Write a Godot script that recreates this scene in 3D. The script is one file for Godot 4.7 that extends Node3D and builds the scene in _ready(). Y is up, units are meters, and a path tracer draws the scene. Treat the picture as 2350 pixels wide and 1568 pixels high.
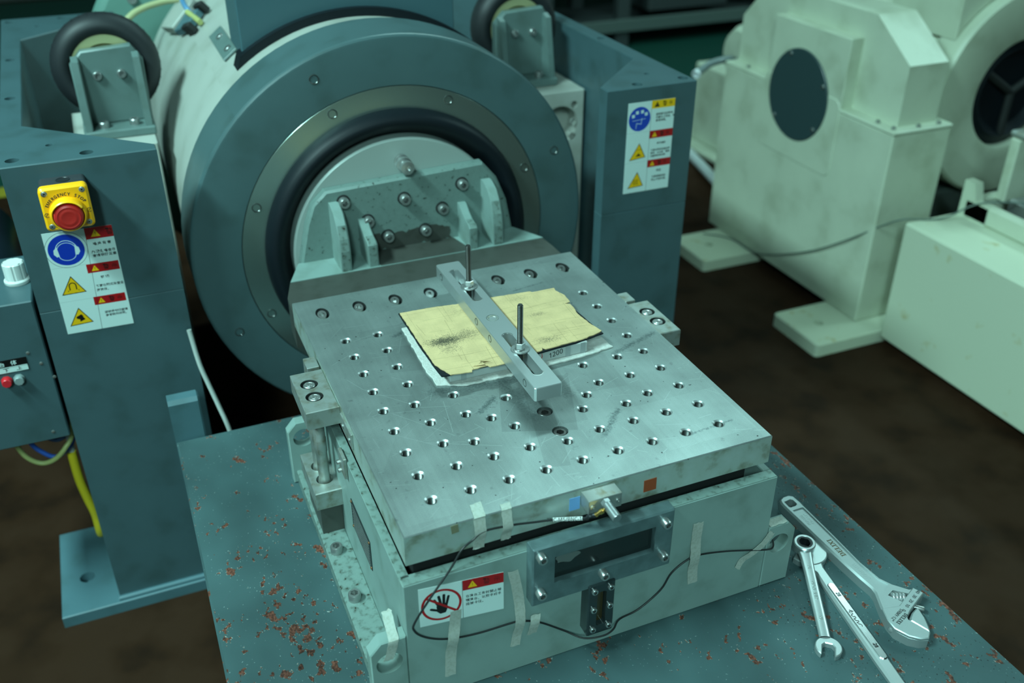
extends Node3D
# A vibration-test bench in a dim workshop. All measures are metres relative to the top of the slip plate;
# Y0 lifts them so that the workshop floor lies at y = 0.
const Y0 := 0.695
const FL := -0.695
var org := {}
var taken := {}
var M := {}
var rng := RandomNumberGenerator.new()
const BZ := Basis(Vector3(1, 0, 0), Vector3(0, 0, 1), Vector3(0, 1, 0))    # polygon (x, y), extruded along +z
const BX := Basis(Vector3(0, 0, 1), Vector3(1, 0, 0), Vector3(0, 1, 0))    # polygon (z, y), extruded along +x

func _ready() -> void:
	rng.seed = 7
	view_and_light()
	materials()
	room()
	white_machine()
	background()
	frames()
	shaker()
	trunnion_wheels()
	base_block()
	trough()
	bracket()
	plate()
	guides()
	sample()
	clamp_parts()
	sensor()
	tapes()
	labels()
	stop_box()
	control()
	tools()

func view_and_light() -> void:
	var cam := Camera3D.new()
	cam.name = "camera"
	cam.rotation = Vector3(deg_to_rad(-30.82448), deg_to_rad(-22.92361), deg_to_rad(0.05076))
	cam.position = Vector3(-0.45934, 0.75094 + Y0, 1.10813)
	cam.fov = 38.7663
	cam.near = 0.05
	cam.far = 60.0
	var ca := CameraAttributesPhysical.new()
	ca.frustum_focal_length = 34.102
	ca.frustum_focus_distance = 1.33
	ca.exposure_aperture = 3.2
	ca.frustum_near = 0.05
	ca.frustum_far = 60.0
	cam.attributes = ca
	add_child(cam)
	cam.current = true
	var env := Environment.new()
	env.background_mode = Environment.BG_COLOR
	env.background_color = Color(0, 0, 0)
	env.tonemap_mode = Environment.TONE_MAPPER_LINEAR
	env.tonemap_exposure = 2.4
	env.sdfgi_enabled = true
	env.ssao_enabled = true
	env.ssil_enabled = true
	var we := WorldEnvironment.new()
	we.name = "environment"
	we.environment = env
	add_child(we)
	# ceiling lamps: [x, z, width along x, length along z, energy]
	for l in LAMPS:
		lamp(l)

const LAMP_Y := 3.05
const LAMPS := [
	[-2.3, 0.2, 0.35, 1.6, 11.0, "over the aisle left of the control box"],
	[4.3, -0.3, 0.35, 1.5, 3.2, "over the far side of the ivory bed"],
	[2.0, -2.3, 2.8, 0.35, 1.4, "crosswise behind the ivory machine"],
	[-1.7, 3.8, 0.35, 1.5, 9.0, "behind the camera's place"],
]

func lamp(l: Array) -> void:
	var col := Color(0.56, 1.0, 0.97).linear_to_srgb()
	var at := Vector3(l[0], LAMP_Y, l[1])
	var li := AreaLight3D.new()
	li.name = "lamp_light"
	li.area_size = Vector2(l[2], l[3])
	li.light_color = col
	li.light_energy = l[4]
	li.area_normalize_energy = true
	li.shadow_enabled = true
	li.area_range = 14.0
	li.position = at + Vector3(0, Y0 - 0.06, 0)
	li.rotation = Vector3(-PI / 2, 0, 0)
	add_child(li, true)
	var t := thing("ceiling_lamp", "long flat white lamp panel under the ceiling " + l[5], "lamp", at, "lamp panels under the workshop ceiling")
	var b := MB.new()
	b.box(at + Vector3(0, 0.02, 0), Vector3(l[2] + 0.04, 0.09, l[3] + 0.04), 0.01)
	part(b, "housing", mat("lamp_housing", Color(0.8, 0.82, 0.82), 0.5), t)
	b = MB.new()
	b.box(at + Vector3(0, -0.035, 0), Vector3(l[2], 0.02, l[3]), 0.004)
	var m := mat("lamp_diffuser", Color(0.9, 0.95, 0.95), 0.6)
	m.emission_enabled = true
	m.emission = col
	m.emission_energy_multiplier = 2.0
	part(b, "diffuser", m, t)

# ---------------------------------------------------------------- nodes
func numbered(n: String) -> String:
	var k: int = taken.get(n, 0)
	taken[n] = k + 1
	return n if k == 0 else "%s_%03d" % [n, k]

func tag(o: Node, label: String, cat: String, group := "") -> void:
	o.set_meta("label", label)
	o.set_meta("category", cat)
	if group:
		o.set_meta("group", group)

func thing(n: String, label: String, cat: String, at: Vector3, group := "") -> Node3D:
	var o := Node3D.new()
	o.name = numbered(n)
	add_child(o)
	o.position = at + Vector3(0, Y0, 0)
	org[o] = at
	tag(o, label, cat, group)
	return o

func part(b: MB, n: String, m: Material, parent: Node3D, label := "") -> MeshInstance3D:
	var o := MeshInstance3D.new()
	o.name = n
	var at: Vector3 = org[parent]
	o.mesh = b.mesh(at)
	o.material_override = m
	parent.add_child(o, true)
	org[o] = at
	if label:
		o.set_meta("label", label)
	return o

func solo(b: MB, n: String, m: Material, label: String, cat: String, at: Vector3, group := "") -> MeshInstance3D:
	var o := MeshInstance3D.new()
	o.name = numbered(n)
	o.mesh = b.mesh(at)
	o.material_override = m
	add_child(o)
	o.position = at + Vector3(0, Y0, 0)
	org[o] = at
	tag(o, label, cat, group)
	return o

func struct(b: MB, n: String, m: Material) -> MeshInstance3D:
	var o := MeshInstance3D.new()
	o.name = n
	o.mesh = b.mesh(Vector3.ZERO)
	o.material_override = m
	add_child(o)
	o.position = Vector3(0, Y0, 0)
	org[o] = Vector3.ZERO
	o.set_meta("kind", "structure")
	return o

func inst(me: Mesh, n: String, m: Material, parent: Node3D, xf: Transform3D) -> MeshInstance3D:
	var o := MeshInstance3D.new()
	o.name = n
	o.mesh = me
	o.material_override = m
	parent.add_child(o, true)
	o.transform = Transform3D(xf.basis, xf.origin - org[parent])
	return o

func along(d: Vector3, at := Vector3.ZERO, spin := 0.0) -> Transform3D:      # local y points along d
	var y := d.normalized()
	var x := y.cross(Vector3(0.13, 0.2, 1.0) if absf(y.z) < 0.9 else Vector3(0.1, 1, 0.1)).normalized()
	return Transform3D(Basis(x, y, x.cross(y)) * Basis(Vector3.UP, spin), at)

func V2(a: Array) -> PackedVector2Array:
	var p := PackedVector2Array()
	for i in range(0, a.size(), 2):
		p.append(Vector2(a[i], a[i + 1]))
	return p

func circle(c: Vector2, r: float, n := 24, a0 := 0.0) -> PackedVector2Array:
	var p := PackedVector2Array()
	for i in n:
		p.append(c + Vector2.from_angle(a0 + TAU * i / n) * r)
	return p

func oval(c: Vector2, rx: float, ry: float, n := 24) -> PackedVector2Array:
	var p := PackedVector2Array()
	for i in n:
		p.append(c + Vector2.from_angle(TAU * i / n) * Vector2(rx, ry))
	return p

func slot(a: Vector2, b: Vector2, r: float, n := 10) -> PackedVector2Array:
	var p := PackedVector2Array()
	var t := (b - a).angle()
	for i in n + 1:
		p.append(b + Vector2.from_angle(t - PI / 2 + PI * i / n) * r)
	for i in n + 1:
		p.append(a + Vector2.from_angle(t + PI / 2 + PI * i / n) * r)
	return p

func rounded(x0: float, y0: float, x1: float, y1: float, r: float, n := 5) -> PackedVector2Array:
	var p := PackedVector2Array()
	for k in 4:
		var c := Vector2(x1 - r if k in [0, 3] else x0 + r, y1 - r if k < 2 else y0 + r)
		for i in n + 1:
			p.append(c + Vector2.from_angle(PI / 2 * (k + float(i) / n)) * r)
	return p

func hole(p: PackedVector2Array, depth := 0.0, walls := true) -> Dictionary:
	return {"p": p, "d": depth, "w": walls}

func smooth(pts: Array, n := 6) -> PackedVector3Array:
	var r := PackedVector3Array()
	for i in pts.size() - 1:
		var a: Vector3 = pts[maxi(i - 1, 0)]
		var b: Vector3 = pts[i]
		var c: Vector3 = pts[i + 1]
		var d: Vector3 = pts[mini(i + 2, pts.size() - 1)]
		for k in n:
			r.append(b.cubic_interpolate(c, a, d, float(k) / n))
	r.append(pts[-1])
	return r

func wire(n: String, pts: Array, r: float, m: Material, label: String, group := "") -> MeshInstance3D:
	var b := MB.new()
	b.tube(smooth(pts), r, 8)
	return solo(b, n, m, label, "cable", pts[0], group)

# ---------------------------------------------------------------- mesh builder
class MB:
	var v := PackedVector3Array()
	var n := PackedVector3Array()
	var u := PackedVector2Array()
	var x := Transform3D()
	var uvs: Variant = null          # a Callable(position, normal) -> Vector2

	func tri(a: Vector3, b: Vector3, c: Vector3, na: Vector3, nb: Vector3, nc: Vector3) -> void:
		a = x * a; b = x * b; c = x * c
		na = (x.basis * na).normalized(); nb = (x.basis * nb).normalized(); nc = (x.basis * nc).normalized()
		if (b - a).cross(c - a).dot(na + nb + nc) > 0:
			var t := b; b = c; c = t
			t = nb; nb = nc; nc = t
		var f := na + nb + nc
		for k in 3:
			var p: Vector3 = [a, b, c][k]
			v.append(p)
			n.append([na, nb, nc][k])
			if uvs != null:
				u.append(uvs.call(p, f))
			elif absf(f.y) >= absf(f.x) and absf(f.y) >= absf(f.z):
				u.append(Vector2(p.x, p.z))
			elif absf(f.x) > absf(f.z):
				u.append(Vector2(p.z, -p.y))
			else:
				u.append(Vector2(p.x, -p.y))

	func flat(a: Vector3, b: Vector3, c: Vector3, nn: Vector3) -> void:
		tri(a, b, c, nn, nn, nn)

	func quad(a: Vector3, b: Vector3, c: Vector3, d: Vector3, nn: Vector3) -> void:
		flat(a, b, c, nn)
		flat(a, c, d, nn)

	func face(a: Vector3, b: Vector3, c: Vector3, d: Vector3, away: Vector3) -> void:   # flat quad whose normal points away from a point
		var nn := (b - a).cross(c - a)
		if nn.length() < 1e-12:
			nn = (c - a).cross(d - a)
		nn = nn.normalized()
		if nn.dot((a + b + c + d) / 4 - away) < 0:
			nn = -nn
		quad(a, b, c, d, nn)

	func box(c: Vector3, s: Vector3, bev := 0.0) -> void:
		var h := s / 2
		bev = minf(bev, minf(h.x, minf(h.y, h.z)) * 0.9)
		var g := h - Vector3.ONE * bev
		for ax in 3:
			var p := (ax + 1) % 3
			var q := (ax + 2) % 3
			for sg in [-1.0, 1.0]:
				var k := []
				for e in [[-1, -1], [1, -1], [1, 1], [-1, 1]]:
					var w := Vector3()
					w[ax] = sg * h[ax]; w[p] = e[0] * g[p]; w[q] = e[1] * g[q]
					k.append(c + w)
				var nn := Vector3(); nn[ax] = sg
				quad(k[0], k[1], k[2], k[3], nn)
			if bev > 0:
				for sp in [-1.0, 1.0]:
					for sq in [-1.0, 1.0]:
						var k := []
						for e in [[-1, 0], [1, 0], [1, 1], [-1, 1]]:
							var w := Vector3()
							w[ax] = e[0] * g[ax]
							w[p] = sp * (h[p] if e[1] == 0 else g[p])
							w[q] = sq * (g[q] if e[1] == 0 else h[q])
							k.append(c + w)
						var nn := Vector3(); nn[p] = sp; nn[q] = sq
						quad(k[0], k[1], k[2], k[3], nn.normalized())
		if bev > 0:
			for i in 8:
				var sg := Vector3(-1 if i & 1 else 1, -1 if i & 2 else 1, -1 if i & 4 else 1)
				flat(c + sg * Vector3(h.x, g.y, g.z), c + sg * Vector3(g.x, h.y, g.z), c + sg * Vector3(g.x, g.y, h.z), sg.normalized())

	func lathe(pr: Array, seg := 32, a0 := 0.0, a1 := TAU, sharp := 0.6) -> void:     # [[r, y], ...] round local y
		var k := pr.size()
		var sn := []
		for i in k - 1:
			var d := Vector2(pr[i + 1][0] - pr[i][0], pr[i + 1][1] - pr[i][1])
			sn.append(Vector2(d.y, -d.x).normalized())
		for i in k - 1:
			var m0: Vector2 = sn[i]
			var m1: Vector2 = sn[i]
			if i > 0 and absf(sn[i].angle_to(sn[i - 1])) < sharp:
				m0 = (sn[i] + sn[i - 1]).normalized()
			if i < k - 2 and absf(sn[i].angle_to(sn[i + 1])) < sharp:
				m1 = (sn[i] + sn[i + 1]).normalized()
			for s in seg:
				var t0 := a0 + (a1 - a0) * s / seg
				var t1 := a0 + (a1 - a0) * (s + 1) / seg
				var c0 := Vector3(cos(t0), 0, sin(t0))
				var c1 := Vector3(cos(t1), 0, sin(t1))
				var ya := Vector3(0, pr[i][1], 0)
				var yb := Vector3(0, pr[i + 1][1], 0)
				var A: Vector3 = c0 * pr[i][0] + ya
				var B: Vector3 = c1 * pr[i][0] + ya
				var C: Vector3 = c1 * pr[i + 1][0] + yb
				var D: Vector3 = c0 * pr[i + 1][0] + yb
				var nA := c0 * m0.x + Vector3(0, m0.y, 0)
				var nB := c1 * m0.x + Vector3(0, m0.y, 0)
				var nC := c1 * m1.x + Vector3(0, m1.y, 0)
				var nD := c0 * m1.x + Vector3(0, m1.y, 0)
				if pr[i][0] > 1e-6:
					tri(A, B, C, nA, nB, nC)
				if pr[i + 1][0] > 1e-6:
					tri(A, C, D, nA, nC, nD)

	func inset(p: PackedVector2Array, d: float) -> PackedVector2Array:
		var r := PackedVector2Array()
		var k := p.size()
		var area := 0.0
		for i in k:
			area += p[i].cross(p[(i + 1) % k])
		var sg := 1.0 if area > 0 else -1.0
		for i in k:
			var e0 := (p[i] - p[(i + k - 1) % k]).normalized()
			var e1 := (p[(i + 1) % k] - p[i]).normalized()
			var n0 := Vector2(-e0.y, e0.x) * sg
			var n1 := Vector2(-e1.y, e1.x) * sg
			var m := n0 + n1
			if m.length() < 0.2:
				m = n0
			m = m.normalized()
			r.append(p[i] + m * minf(d / maxf(m.dot(n0), 0.35), d * 2.5))
		return r

	func side(p: PackedVector2Array, q: PackedVector2Array, y0: float, y1: float, inward := false) -> void:   # p at y0, q at y1
		var k := p.size()
		var area := 0.0
		for i in k:
			area += p[i].cross(p[(i + 1) % k])
		var sg := (1.0 if area > 0 else -1.0) * (-1.0 if inward else 1.0)
		var en := []
		for i in k:
			var a := Vector3(p[i].x, y0, p[i].y)
			var b := Vector3(p[(i + 1) % k].x, y0, p[(i + 1) % k].y)
			var c := Vector3(q[i].x, y1, q[i].y)
			var e := (p[(i + 1) % k] - p[i]).normalized()
			var o := Vector3(e.y, 0, -e.x) * sg
			var nn := (b - a).cross(c - a).normalized()
			if nn.dot(o) < 0:
				nn = -nn
			if nn.length() < 0.5:
				nn = o
			en.append(nn)
		for i in k:
			var j := (i + 1) % k
			var h := (i + k - 1) % k
			var na: Vector3 = en[i]
			var nb: Vector3 = en[i]
			if en[i].dot(en[h]) > 0.85:
				na = (en[i] + en[h]).normalized()
			if en[i].dot(en[j]) > 0.85:
				nb = (en[i] + en[j]).normalized()
			var A := Vector3(p[i].x, y0, p[i].y)
			var B := Vector3(p[j].x, y0, p[j].y)
			var C := Vector3(q[j].x, y1, q[j].y)
			var D := Vector3(q[i].x, y1, q[i].y)
			tri(A, B, C, na, nb, nb)
			tri(A, C, D, na, nb, na)

	func cover(p: PackedVector2Array, y: float, up: bool, holes: Array) -> void:      # a flat face with holes cut out of it
		var nn := Vector3(0, 1 if up else -1, 0)
		var polys: Array[PackedVector2Array] = []
		if holes.is_empty():
			polys = [p]
		else:
			var lo := p[0]
			var hi := p[0]
			for q in p:
				lo = lo.min(q); hi = hi.max(q)
			var cuts := [lo.x - 1.0]
			var bounds := []
			for h in holes:
				var l: Vector2 = h.p[0]
				var g: Vector2 = h.p[0]
				for q in h.p:
					l = l.min(q); g = g.max(q)
				bounds.append([l.x, g.x])
				cuts.append((l.x + g.x) / 2)
			cuts.append(hi.x + 1.0)
			cuts.sort()
			for i in cuts.size() - 1:
				if cuts[i + 1] - cuts[i] < 1e-5:
					continue
				var strip := PackedVector2Array([Vector2(cuts[i], lo.y - 1), Vector2(cuts[i + 1], lo.y - 1), Vector2(cuts[i + 1], hi.y + 1), Vector2(cuts[i], hi.y + 1)])
				var now: Array[PackedVector2Array] = Geometry2D.intersect_polygons(p, strip)
				for k in holes.size():
					if bounds[k][1] < cuts[i] or bounds[k][0] > cuts[i + 1]:
						continue
					var next: Array[PackedVector2Array] = []
					for q in now:
						next.append_array(Geometry2D.clip_polygons(q, holes[k].p))
					now = next
				polys.append_array(now)
		for q in polys:
			var ix := Geometry2D.triangulate_polygon(q)
			for i in range(0, ix.size(), 3):
				var a := q[ix[i]]
				var b := q[ix[i + 1]]
				var c := q[ix[i + 2]]
				flat(Vector3(a.x, y, a.y), Vector3(b.x, y, b.y), Vector3(c.x, y, c.y), nn)

	func prism(p: PackedVector2Array, y0: float, y1: float, holes := [], bev := 0.0, bottom := true) -> void:
		var top := p
		var yt := y1
		if bev > 0:
			top = inset(p, bev)
			yt = y1 - bev
			side(p, top, yt, y1)
		side(p, p, y0, yt)
		cover(top, y1, true, holes)
		var through := []
		for h in holes:
			if h.d == 0.0:
				through.append(h)
			if h.w:
				side(h.p, h.p, y0 if h.d == 0.0 else y1 - h.d, y1, true)
				if h.d != 0.0:
					cover(h.p, y1 - h.d, true, [])
		if bottom:
			cover(p, y0, false, through)

	func tube(pts: PackedVector3Array, r: float, seg := 10, ry := 0.0) -> void:
		if ry == 0.0:
			ry = r
		var k := pts.size()
		var t := (pts[1] - pts[0]).normalized()
		var s := t.cross(Vector3.UP if absf(t.y) < 0.9 else Vector3.RIGHT).normalized()
		var rings := []
		var norms := []
		for i in k:
			var d := (pts[mini(i + 1, k - 1)] - pts[maxi(i - 1, 0)]).normalized()
			s = (s - d * s.dot(d)).normalized()
			var w := d.cross(s)
			var ring := []
			var nr := []
			for j in seg:
				var a := TAU * j / seg
				ring.append(pts[i] + s * cos(a) * r + w * sin(a) * ry)
				nr.append((s * cos(a) / r + w * sin(a) / ry).normalized())
			rings.append(ring)
			norms.append(nr)
		for i in k - 1:
			for j in seg:
				var l := (j + 1) % seg
				tri(rings[i][j], rings[i][l], rings[i + 1][l], norms[i][j], norms[i][l], norms[i + 1][l])
				tri(rings[i][j], rings[i + 1][l], rings[i + 1][j], norms[i][j], norms[i + 1][l], norms[i + 1][j])
		for e in [0, k - 1]:
			var d := (pts[0] - pts[1]).normalized() if e == 0 else (pts[k - 1] - pts[k - 2]).normalized()
			for j in seg:
				flat(pts[e], rings[e][j], rings[e][(j + 1) % seg], d)

	func sheet(rows: Array, t: float, up: Vector3) -> void:      # a grid of points given thickness t, smooth
		var R := rows.size()
		var C: int = rows[0].size()
		var nm := []
		for i in R:
			var l := []
			for j in C:
				var a: Vector3 = rows[mini(i + 1, R - 1)][j] - rows[maxi(i - 1, 0)][j]
				var b: Vector3 = rows[i][mini(j + 1, C - 1)] - rows[i][maxi(j - 1, 0)]
				var q := a.cross(b).normalized()
				l.append(q if q.dot(up) > 0 else -q)
			nm.append(l)
		for i in R - 1:
			for j in C - 1:
				for s in [1.0, -1.0]:
					var o := t if s > 0 else 0.0
					var A: Vector3 = rows[i][j] + nm[i][j] * o
					var B: Vector3 = rows[i][j + 1] + nm[i][j + 1] * o
					var D: Vector3 = rows[i + 1][j] + nm[i + 1][j] * o
					var E: Vector3 = rows[i + 1][j + 1] + nm[i + 1][j + 1] * o
					tri(A, B, E, nm[i][j] * s, nm[i][j + 1] * s, nm[i + 1][j + 1] * s)
					tri(A, E, D, nm[i][j] * s, nm[i + 1][j + 1] * s, nm[i + 1][j] * s)
		var mid: Vector3 = rows[R / 2][C / 2]
		for j in C - 1:
			for i in [0, R - 1]:
				face(rows[i][j], rows[i][j + 1], rows[i][j + 1] + nm[i][j + 1] * t, rows[i][j] + nm[i][j] * t, mid)
		for i in R - 1:
			for j in [0, C - 1]:
				face(rows[i][j], rows[i + 1][j], rows[i + 1][j] + nm[i + 1][j] * t, rows[i][j] + nm[i][j] * t, mid)

	func text(s: String, size: float, xf: Transform3D, depth := 0.0004, font := "Droid Sans", bold := false) -> void:   # lettering in the local xy plane, centred, facing local z
		var tm := TextMesh.new()
		var sf := SystemFont.new()
		sf.font_names = PackedStringArray([font])
		if bold:
			sf.font_weight = 700
		tm.font = sf
		tm.text = s
		tm.font_size = 64
		tm.pixel_size = size / 64.0
		tm.depth = depth
		tm.curve_step = 2.0
		for si in tm.get_surface_count():
			var ar := tm.surface_get_arrays(si)
			var vs: PackedVector3Array = ar[Mesh.ARRAY_VERTEX]
			var ns: PackedVector3Array = ar[Mesh.ARRAY_NORMAL]
			var ix: Variant = ar[Mesh.ARRAY_INDEX]
			if ix == null or ix.is_empty():
				ix = range(vs.size())
			for i in range(0, ix.size() - 2, 3):
				tri(xf * vs[ix[i]], xf * vs[ix[i + 1]], xf * vs[ix[i + 2]], xf.basis * ns[ix[i]], xf.basis * ns[ix[i + 1]], xf.basis * ns[ix[i + 2]])

	func mesh(at: Vector3) -> ArrayMesh:
		var ar := []
		ar.resize(Mesh.ARRAY_MAX)
		var w := v.duplicate()
		for i in w.size():
			w[i] -= at
		ar[Mesh.ARRAY_VERTEX] = w
		ar[Mesh.ARRAY_NORMAL] = n
		ar[Mesh.ARRAY_TEX_UV] = u
		var me := ArrayMesh.new()
		me.add_surface_from_arrays(Mesh.PRIMITIVE_TRIANGLES, ar)
		return me

# ---------------------------------------------------------------- shared fittings
func cap_screw(r: float, h: float, socket := 0.55, seg := 28) -> ArrayMesh:     # socket head screw standing on y = 0
	var b := MB.new()
	var hx := circle(Vector2.ZERO, r * socket, 6)
	b.lathe([[r, 0.0], [r, h * 0.86], [r * 0.88, h]], seg)
	b.cover(circle(Vector2.ZERO, r * 0.88, seg), h, true, [hole(hx)])
	b.side(hx, hx, h * 0.05, h, true)
	b.cover(hx, h * 0.05, true, [])
	return b.mesh(Vector3.ZERO)

func threaded_hole(r1: float, r2: float, depth: float) -> ArrayMesh:     # countersink and thread below y = 0
	var b := MB.new()
	var pr := [[r2 * 1.03, -(r1 - r2) * 0.75]]
	var y := -(r1 - r2) * 0.75
	var k := 0
	while y > -depth:
		y -= 0.00075
		k += 1
		pr.append([r2 * (1.0 if k % 2 == 0 else 0.84), y])
	pr.append([r2 * 0.84, -depth - 0.012])
	pr.append([0.0, -depth - 0.014])
	b.lathe(pr, 24, 0.0, TAU, 0.2)
	return b.mesh(Vector3.ZERO)

# ---------------------------------------------------------------- materials
func lin(r: float, g: float, b: float) -> Color:
	return Color(r, g, b).linear_to_srgb()

func mat(n: String, c: Color, rough: float, metal := 0.0) -> StandardMaterial3D:
	var m := StandardMaterial3D.new()
	m.resource_name = n
	m.albedo_color = c
	m.roughness = rough
	m.metallic = metal
	return m

func noise(sd: int, freq: float, oct := 4, type := FastNoiseLite.TYPE_SIMPLEX_SMOOTH) -> FastNoiseLite:
	var f := FastNoiseLite.new()
	f.seed = sd
	f.noise_type = type
	f.frequency = freq
	f.fractal_octaves = oct
	return f

func field(sd: int, freq: float, w: int, h: int, oct := 4, type := FastNoiseLite.TYPE_SIMPLEX_SMOOTH) -> PackedByteArray:   # noise as bytes, 128 in the middle
	var im := noise(sd, freq, oct, type).get_image(w, h, false, false, false)
	im.convert(Image.FORMAT_L8)
	return im.get_data()

func ramp_tex(sd: int, freq: float, stops: Array, px := 512, oct := 5) -> NoiseTexture2D:    # stops: [offset, Color] ...
	var t := NoiseTexture2D.new()
	t.width = px
	t.height = px
	t.seamless = true
	t.noise = noise(sd, freq, oct)
	t.normalize = true
	var g := Gradient.new()
	var o := PackedFloat32Array()
	var c := PackedColorArray()
	for s in stops:
		o.append(s[0])
		c.append(s[1])
	g.offsets = o
	g.colors = c
	t.color_ramp = g
	return t

func bump(sd: int, freq: float, strength: float, px := 512) -> NoiseTexture2D:
	var t := NoiseTexture2D.new()
	t.width = px
	t.height = px
	t.seamless = true
	t.noise = noise(sd, freq, 3)
	t.as_normal_map = true
	t.bump_strength = strength
	return t

func tinted(n: String, c: Color, rough: float, metal: float, tex: Texture2D, per_metre: float) -> StandardMaterial3D:
	var m := mat(n, c, rough, metal)
	m.albedo_texture = tex
	m.uv1_scale = Vector3.ONE * per_metre
	return m

func picture(w: int, h: int, fn: Callable) -> ImageTexture:
	var data := PackedByteArray()
	data.resize(w * h * 3)
	fn.call(data, w, h)
	return ImageTexture.create_from_image(Image.create_from_data(w, h, false, Image.FORMAT_RGB8, data))

func materials() -> void:
	var worn := ramp_tex(3, 0.012, [[0.0, Color(0.86, 0.86, 0.84)], [0.45, Color(0.97, 0.97, 0.97)], [1.0, Color(1, 1, 1)]])
	var greasy := ramp_tex(5, 0.02, [[0.0, Color(0.6, 0.58, 0.54)], [0.22, Color(0.88, 0.88, 0.86)], [0.42, Color(1, 1, 1)], [1.0, Color(1, 1, 1)]])
	var spotted := ramp_tex(9, 0.05, [[0.0, Color(0.22, 0.17, 0.14)], [0.12, Color(0.4, 0.33, 0.28)], [0.17, Color(0.75, 0.74, 0.72)], [0.45, Color(0.96, 0.96, 0.96)], [1.0, Color(1, 1, 1)]], 512, 4)
	var fine := bump(11, 0.25, 1.2)
	M.teal = tinted("blue_green_paint", lin(0.056, 0.108, 0.122), 0.40, 0.0, worn, 1.6)
	M.teal_face = tinted("blue_green_enamel", lin(0.066, 0.118, 0.126), 0.34, 0.0, worn, 1.3)
	M.teal_light = tinted("blue_grey_paint", lin(0.075, 0.155, 0.182), 0.42, 0.0, worn, 1.6)
	M.blue = mat("blue_cover_paint", lin(0.048, 0.108, 0.128), 0.45)
	M.pale = tinted("pale_green_paint", lin(0.225, 0.315, 0.295), 0.48, 0.0, worn, 2.0)
	M.bracket = tinted("pale_bracket_paint", lin(0.12, 0.18, 0.172), 0.45, 0.0, worn, 2.0)
	M.chipped = tinted("chipped_pale_paint", lin(0.165, 0.235, 0.215), 0.55, 0.0, spotted, 3.0)
	M.ivory = tinted("ivory_paint", lin(0.55, 0.60, 0.47), 0.42, 0.0, worn, 0.9)
	M.ivory_dirty = tinted("stained_ivory_paint", lin(0.55, 0.60, 0.46), 0.5, 0.0, ramp_tex(15, 0.014, [[0.0, Color(0.75, 0.66, 0.52)], [0.07, Color(0.93, 0.88, 0.79)], [0.2, Color(1, 1, 1)], [1.0, Color(1, 1, 1)]]), 1.4)
	M.drum = tinted("beige_drum_paint", lin(0.42, 0.44, 0.40), 0.4, 0.0, worn, 1.2)
	M.rear = mat("pale_sea_green_paint", lin(0.12, 0.25, 0.21), 0.5)
	M.silver = mat("polished_ring_steel", lin(0.36, 0.45, 0.42), 0.26, 0.88)
	M.rubber = mat("black_rubber", lin(0.005, 0.0085, 0.012), 0.5)
	M.rubber.metallic_specular = 0.35
	M.tyre = mat("tyre_rubber", lin(0.012, 0.015, 0.018), 0.55)
	M.black = mat("black_plastic", lin(0.012, 0.014, 0.016), 0.4)
	M.hub = mat("brass_hub", lin(0.55, 0.55, 0.30), 0.4, 0.5)
	M.steel = mat("bright_steel", lin(0.55, 0.57, 0.56), 0.30, 0.9)
	M.dark_steel = mat("oiled_steel", lin(0.40, 0.42, 0.41), 0.38, 0.85)
	M.chrome = mat("chrome", lin(0.52, 0.56, 0.56), 0.34, 0.75)
	M.satin = mat("satin_chrome", lin(0.40, 0.45, 0.45), 0.44, 0.72)
	M.satin.normal_enabled = true
	M.satin.normal_texture = fine
	M.satin.normal_scale = 0.25
	M.satin.uv1_scale = Vector3.ONE * 14.0
	M.block = tinted("machined_steel", lin(0.40, 0.44, 0.42), 0.42, 0.7, ramp_tex(17, 0.016, [[0.0, Color(0.8, 0.74, 0.66)], [0.3, Color(0.93, 0.91, 0.88)], [0.6, Color(1, 1, 1)], [1.0, Color(1, 1, 1)]]), 5.0)
	M.alu = mat("bar_aluminium", lin(0.46, 0.50, 0.505), 0.36, 0.75)
	M.land = tinted("greasy_machined_iron", lin(0.085, 0.09, 0.08), 0.45, 0.4, worn, 4.0)
	M.yellow = mat("yellow_plastic", lin(1.0, 0.48, 0.005), 0.35)
	M.red = mat("red_plastic", lin(0.50, 0.02, 0.015), 0.4)
	M.white = mat("white_plastic", lin(0.62, 0.66, 0.64), 0.4)
	M.grey = mat("grey_plastic", lin(0.30, 0.33, 0.33), 0.45)
	M.ink = mat("black_ink", lin(0.015, 0.015, 0.015), 0.6)
	M.gold = mat("gold_plating", lin(0.80, 0.52, 0.16), 0.25, 1.0)
	M.cable = mat("black_cable", lin(0.014, 0.015, 0.016), 0.45)
	M.blue_wire = mat("blue_wire", lin(0.03, 0.11, 0.50), 0.4)
	M.earth_wire = mat("yellow_green_wire", lin(0.42, 0.44, 0.16), 0.45)
	M.yellow_hose = mat("yellow_hose", lin(0.70, 0.55, 0.02), 0.5)
	M.white_hose = mat("white_hose", lin(0.50, 0.55, 0.52), 0.5)
	M.tape = tinted("masking_tape", lin(0.40, 0.43, 0.395), 0.7, 0.0, ramp_tex(21, 0.03, [[0.0, Color(0.88, 0.88, 0.85)], [0.5, Color(0.97, 0.97, 0.96)], [1.0, Color(1, 1, 1)]], 256), 22.0)
	M.smoked = mat("smoked_plastic", Color(0.03, 0.05, 0.06, 0.35), 0.12)
	M.smoked.transparency = BaseMaterial3D.TRANSPARENCY_ALPHA
	M.pit = mat("dark_cavity_steel", lin(0.01, 0.012, 0.012), 0.7)
	M.felt = tinted("grey_white_felt", lin(0.60, 0.60, 0.58), 0.9, 0.0, ramp_tex(25, 0.04, [[0.0, Color(0.88, 0.88, 0.86)], [1.0, Color(1, 1, 1)]], 256), 12.0)
	M.felt.normal_scale = 0.35
	M.felt.normal_enabled = true
	M.felt.normal_texture = bump(27, 0.1, 4.0, 256)
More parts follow.
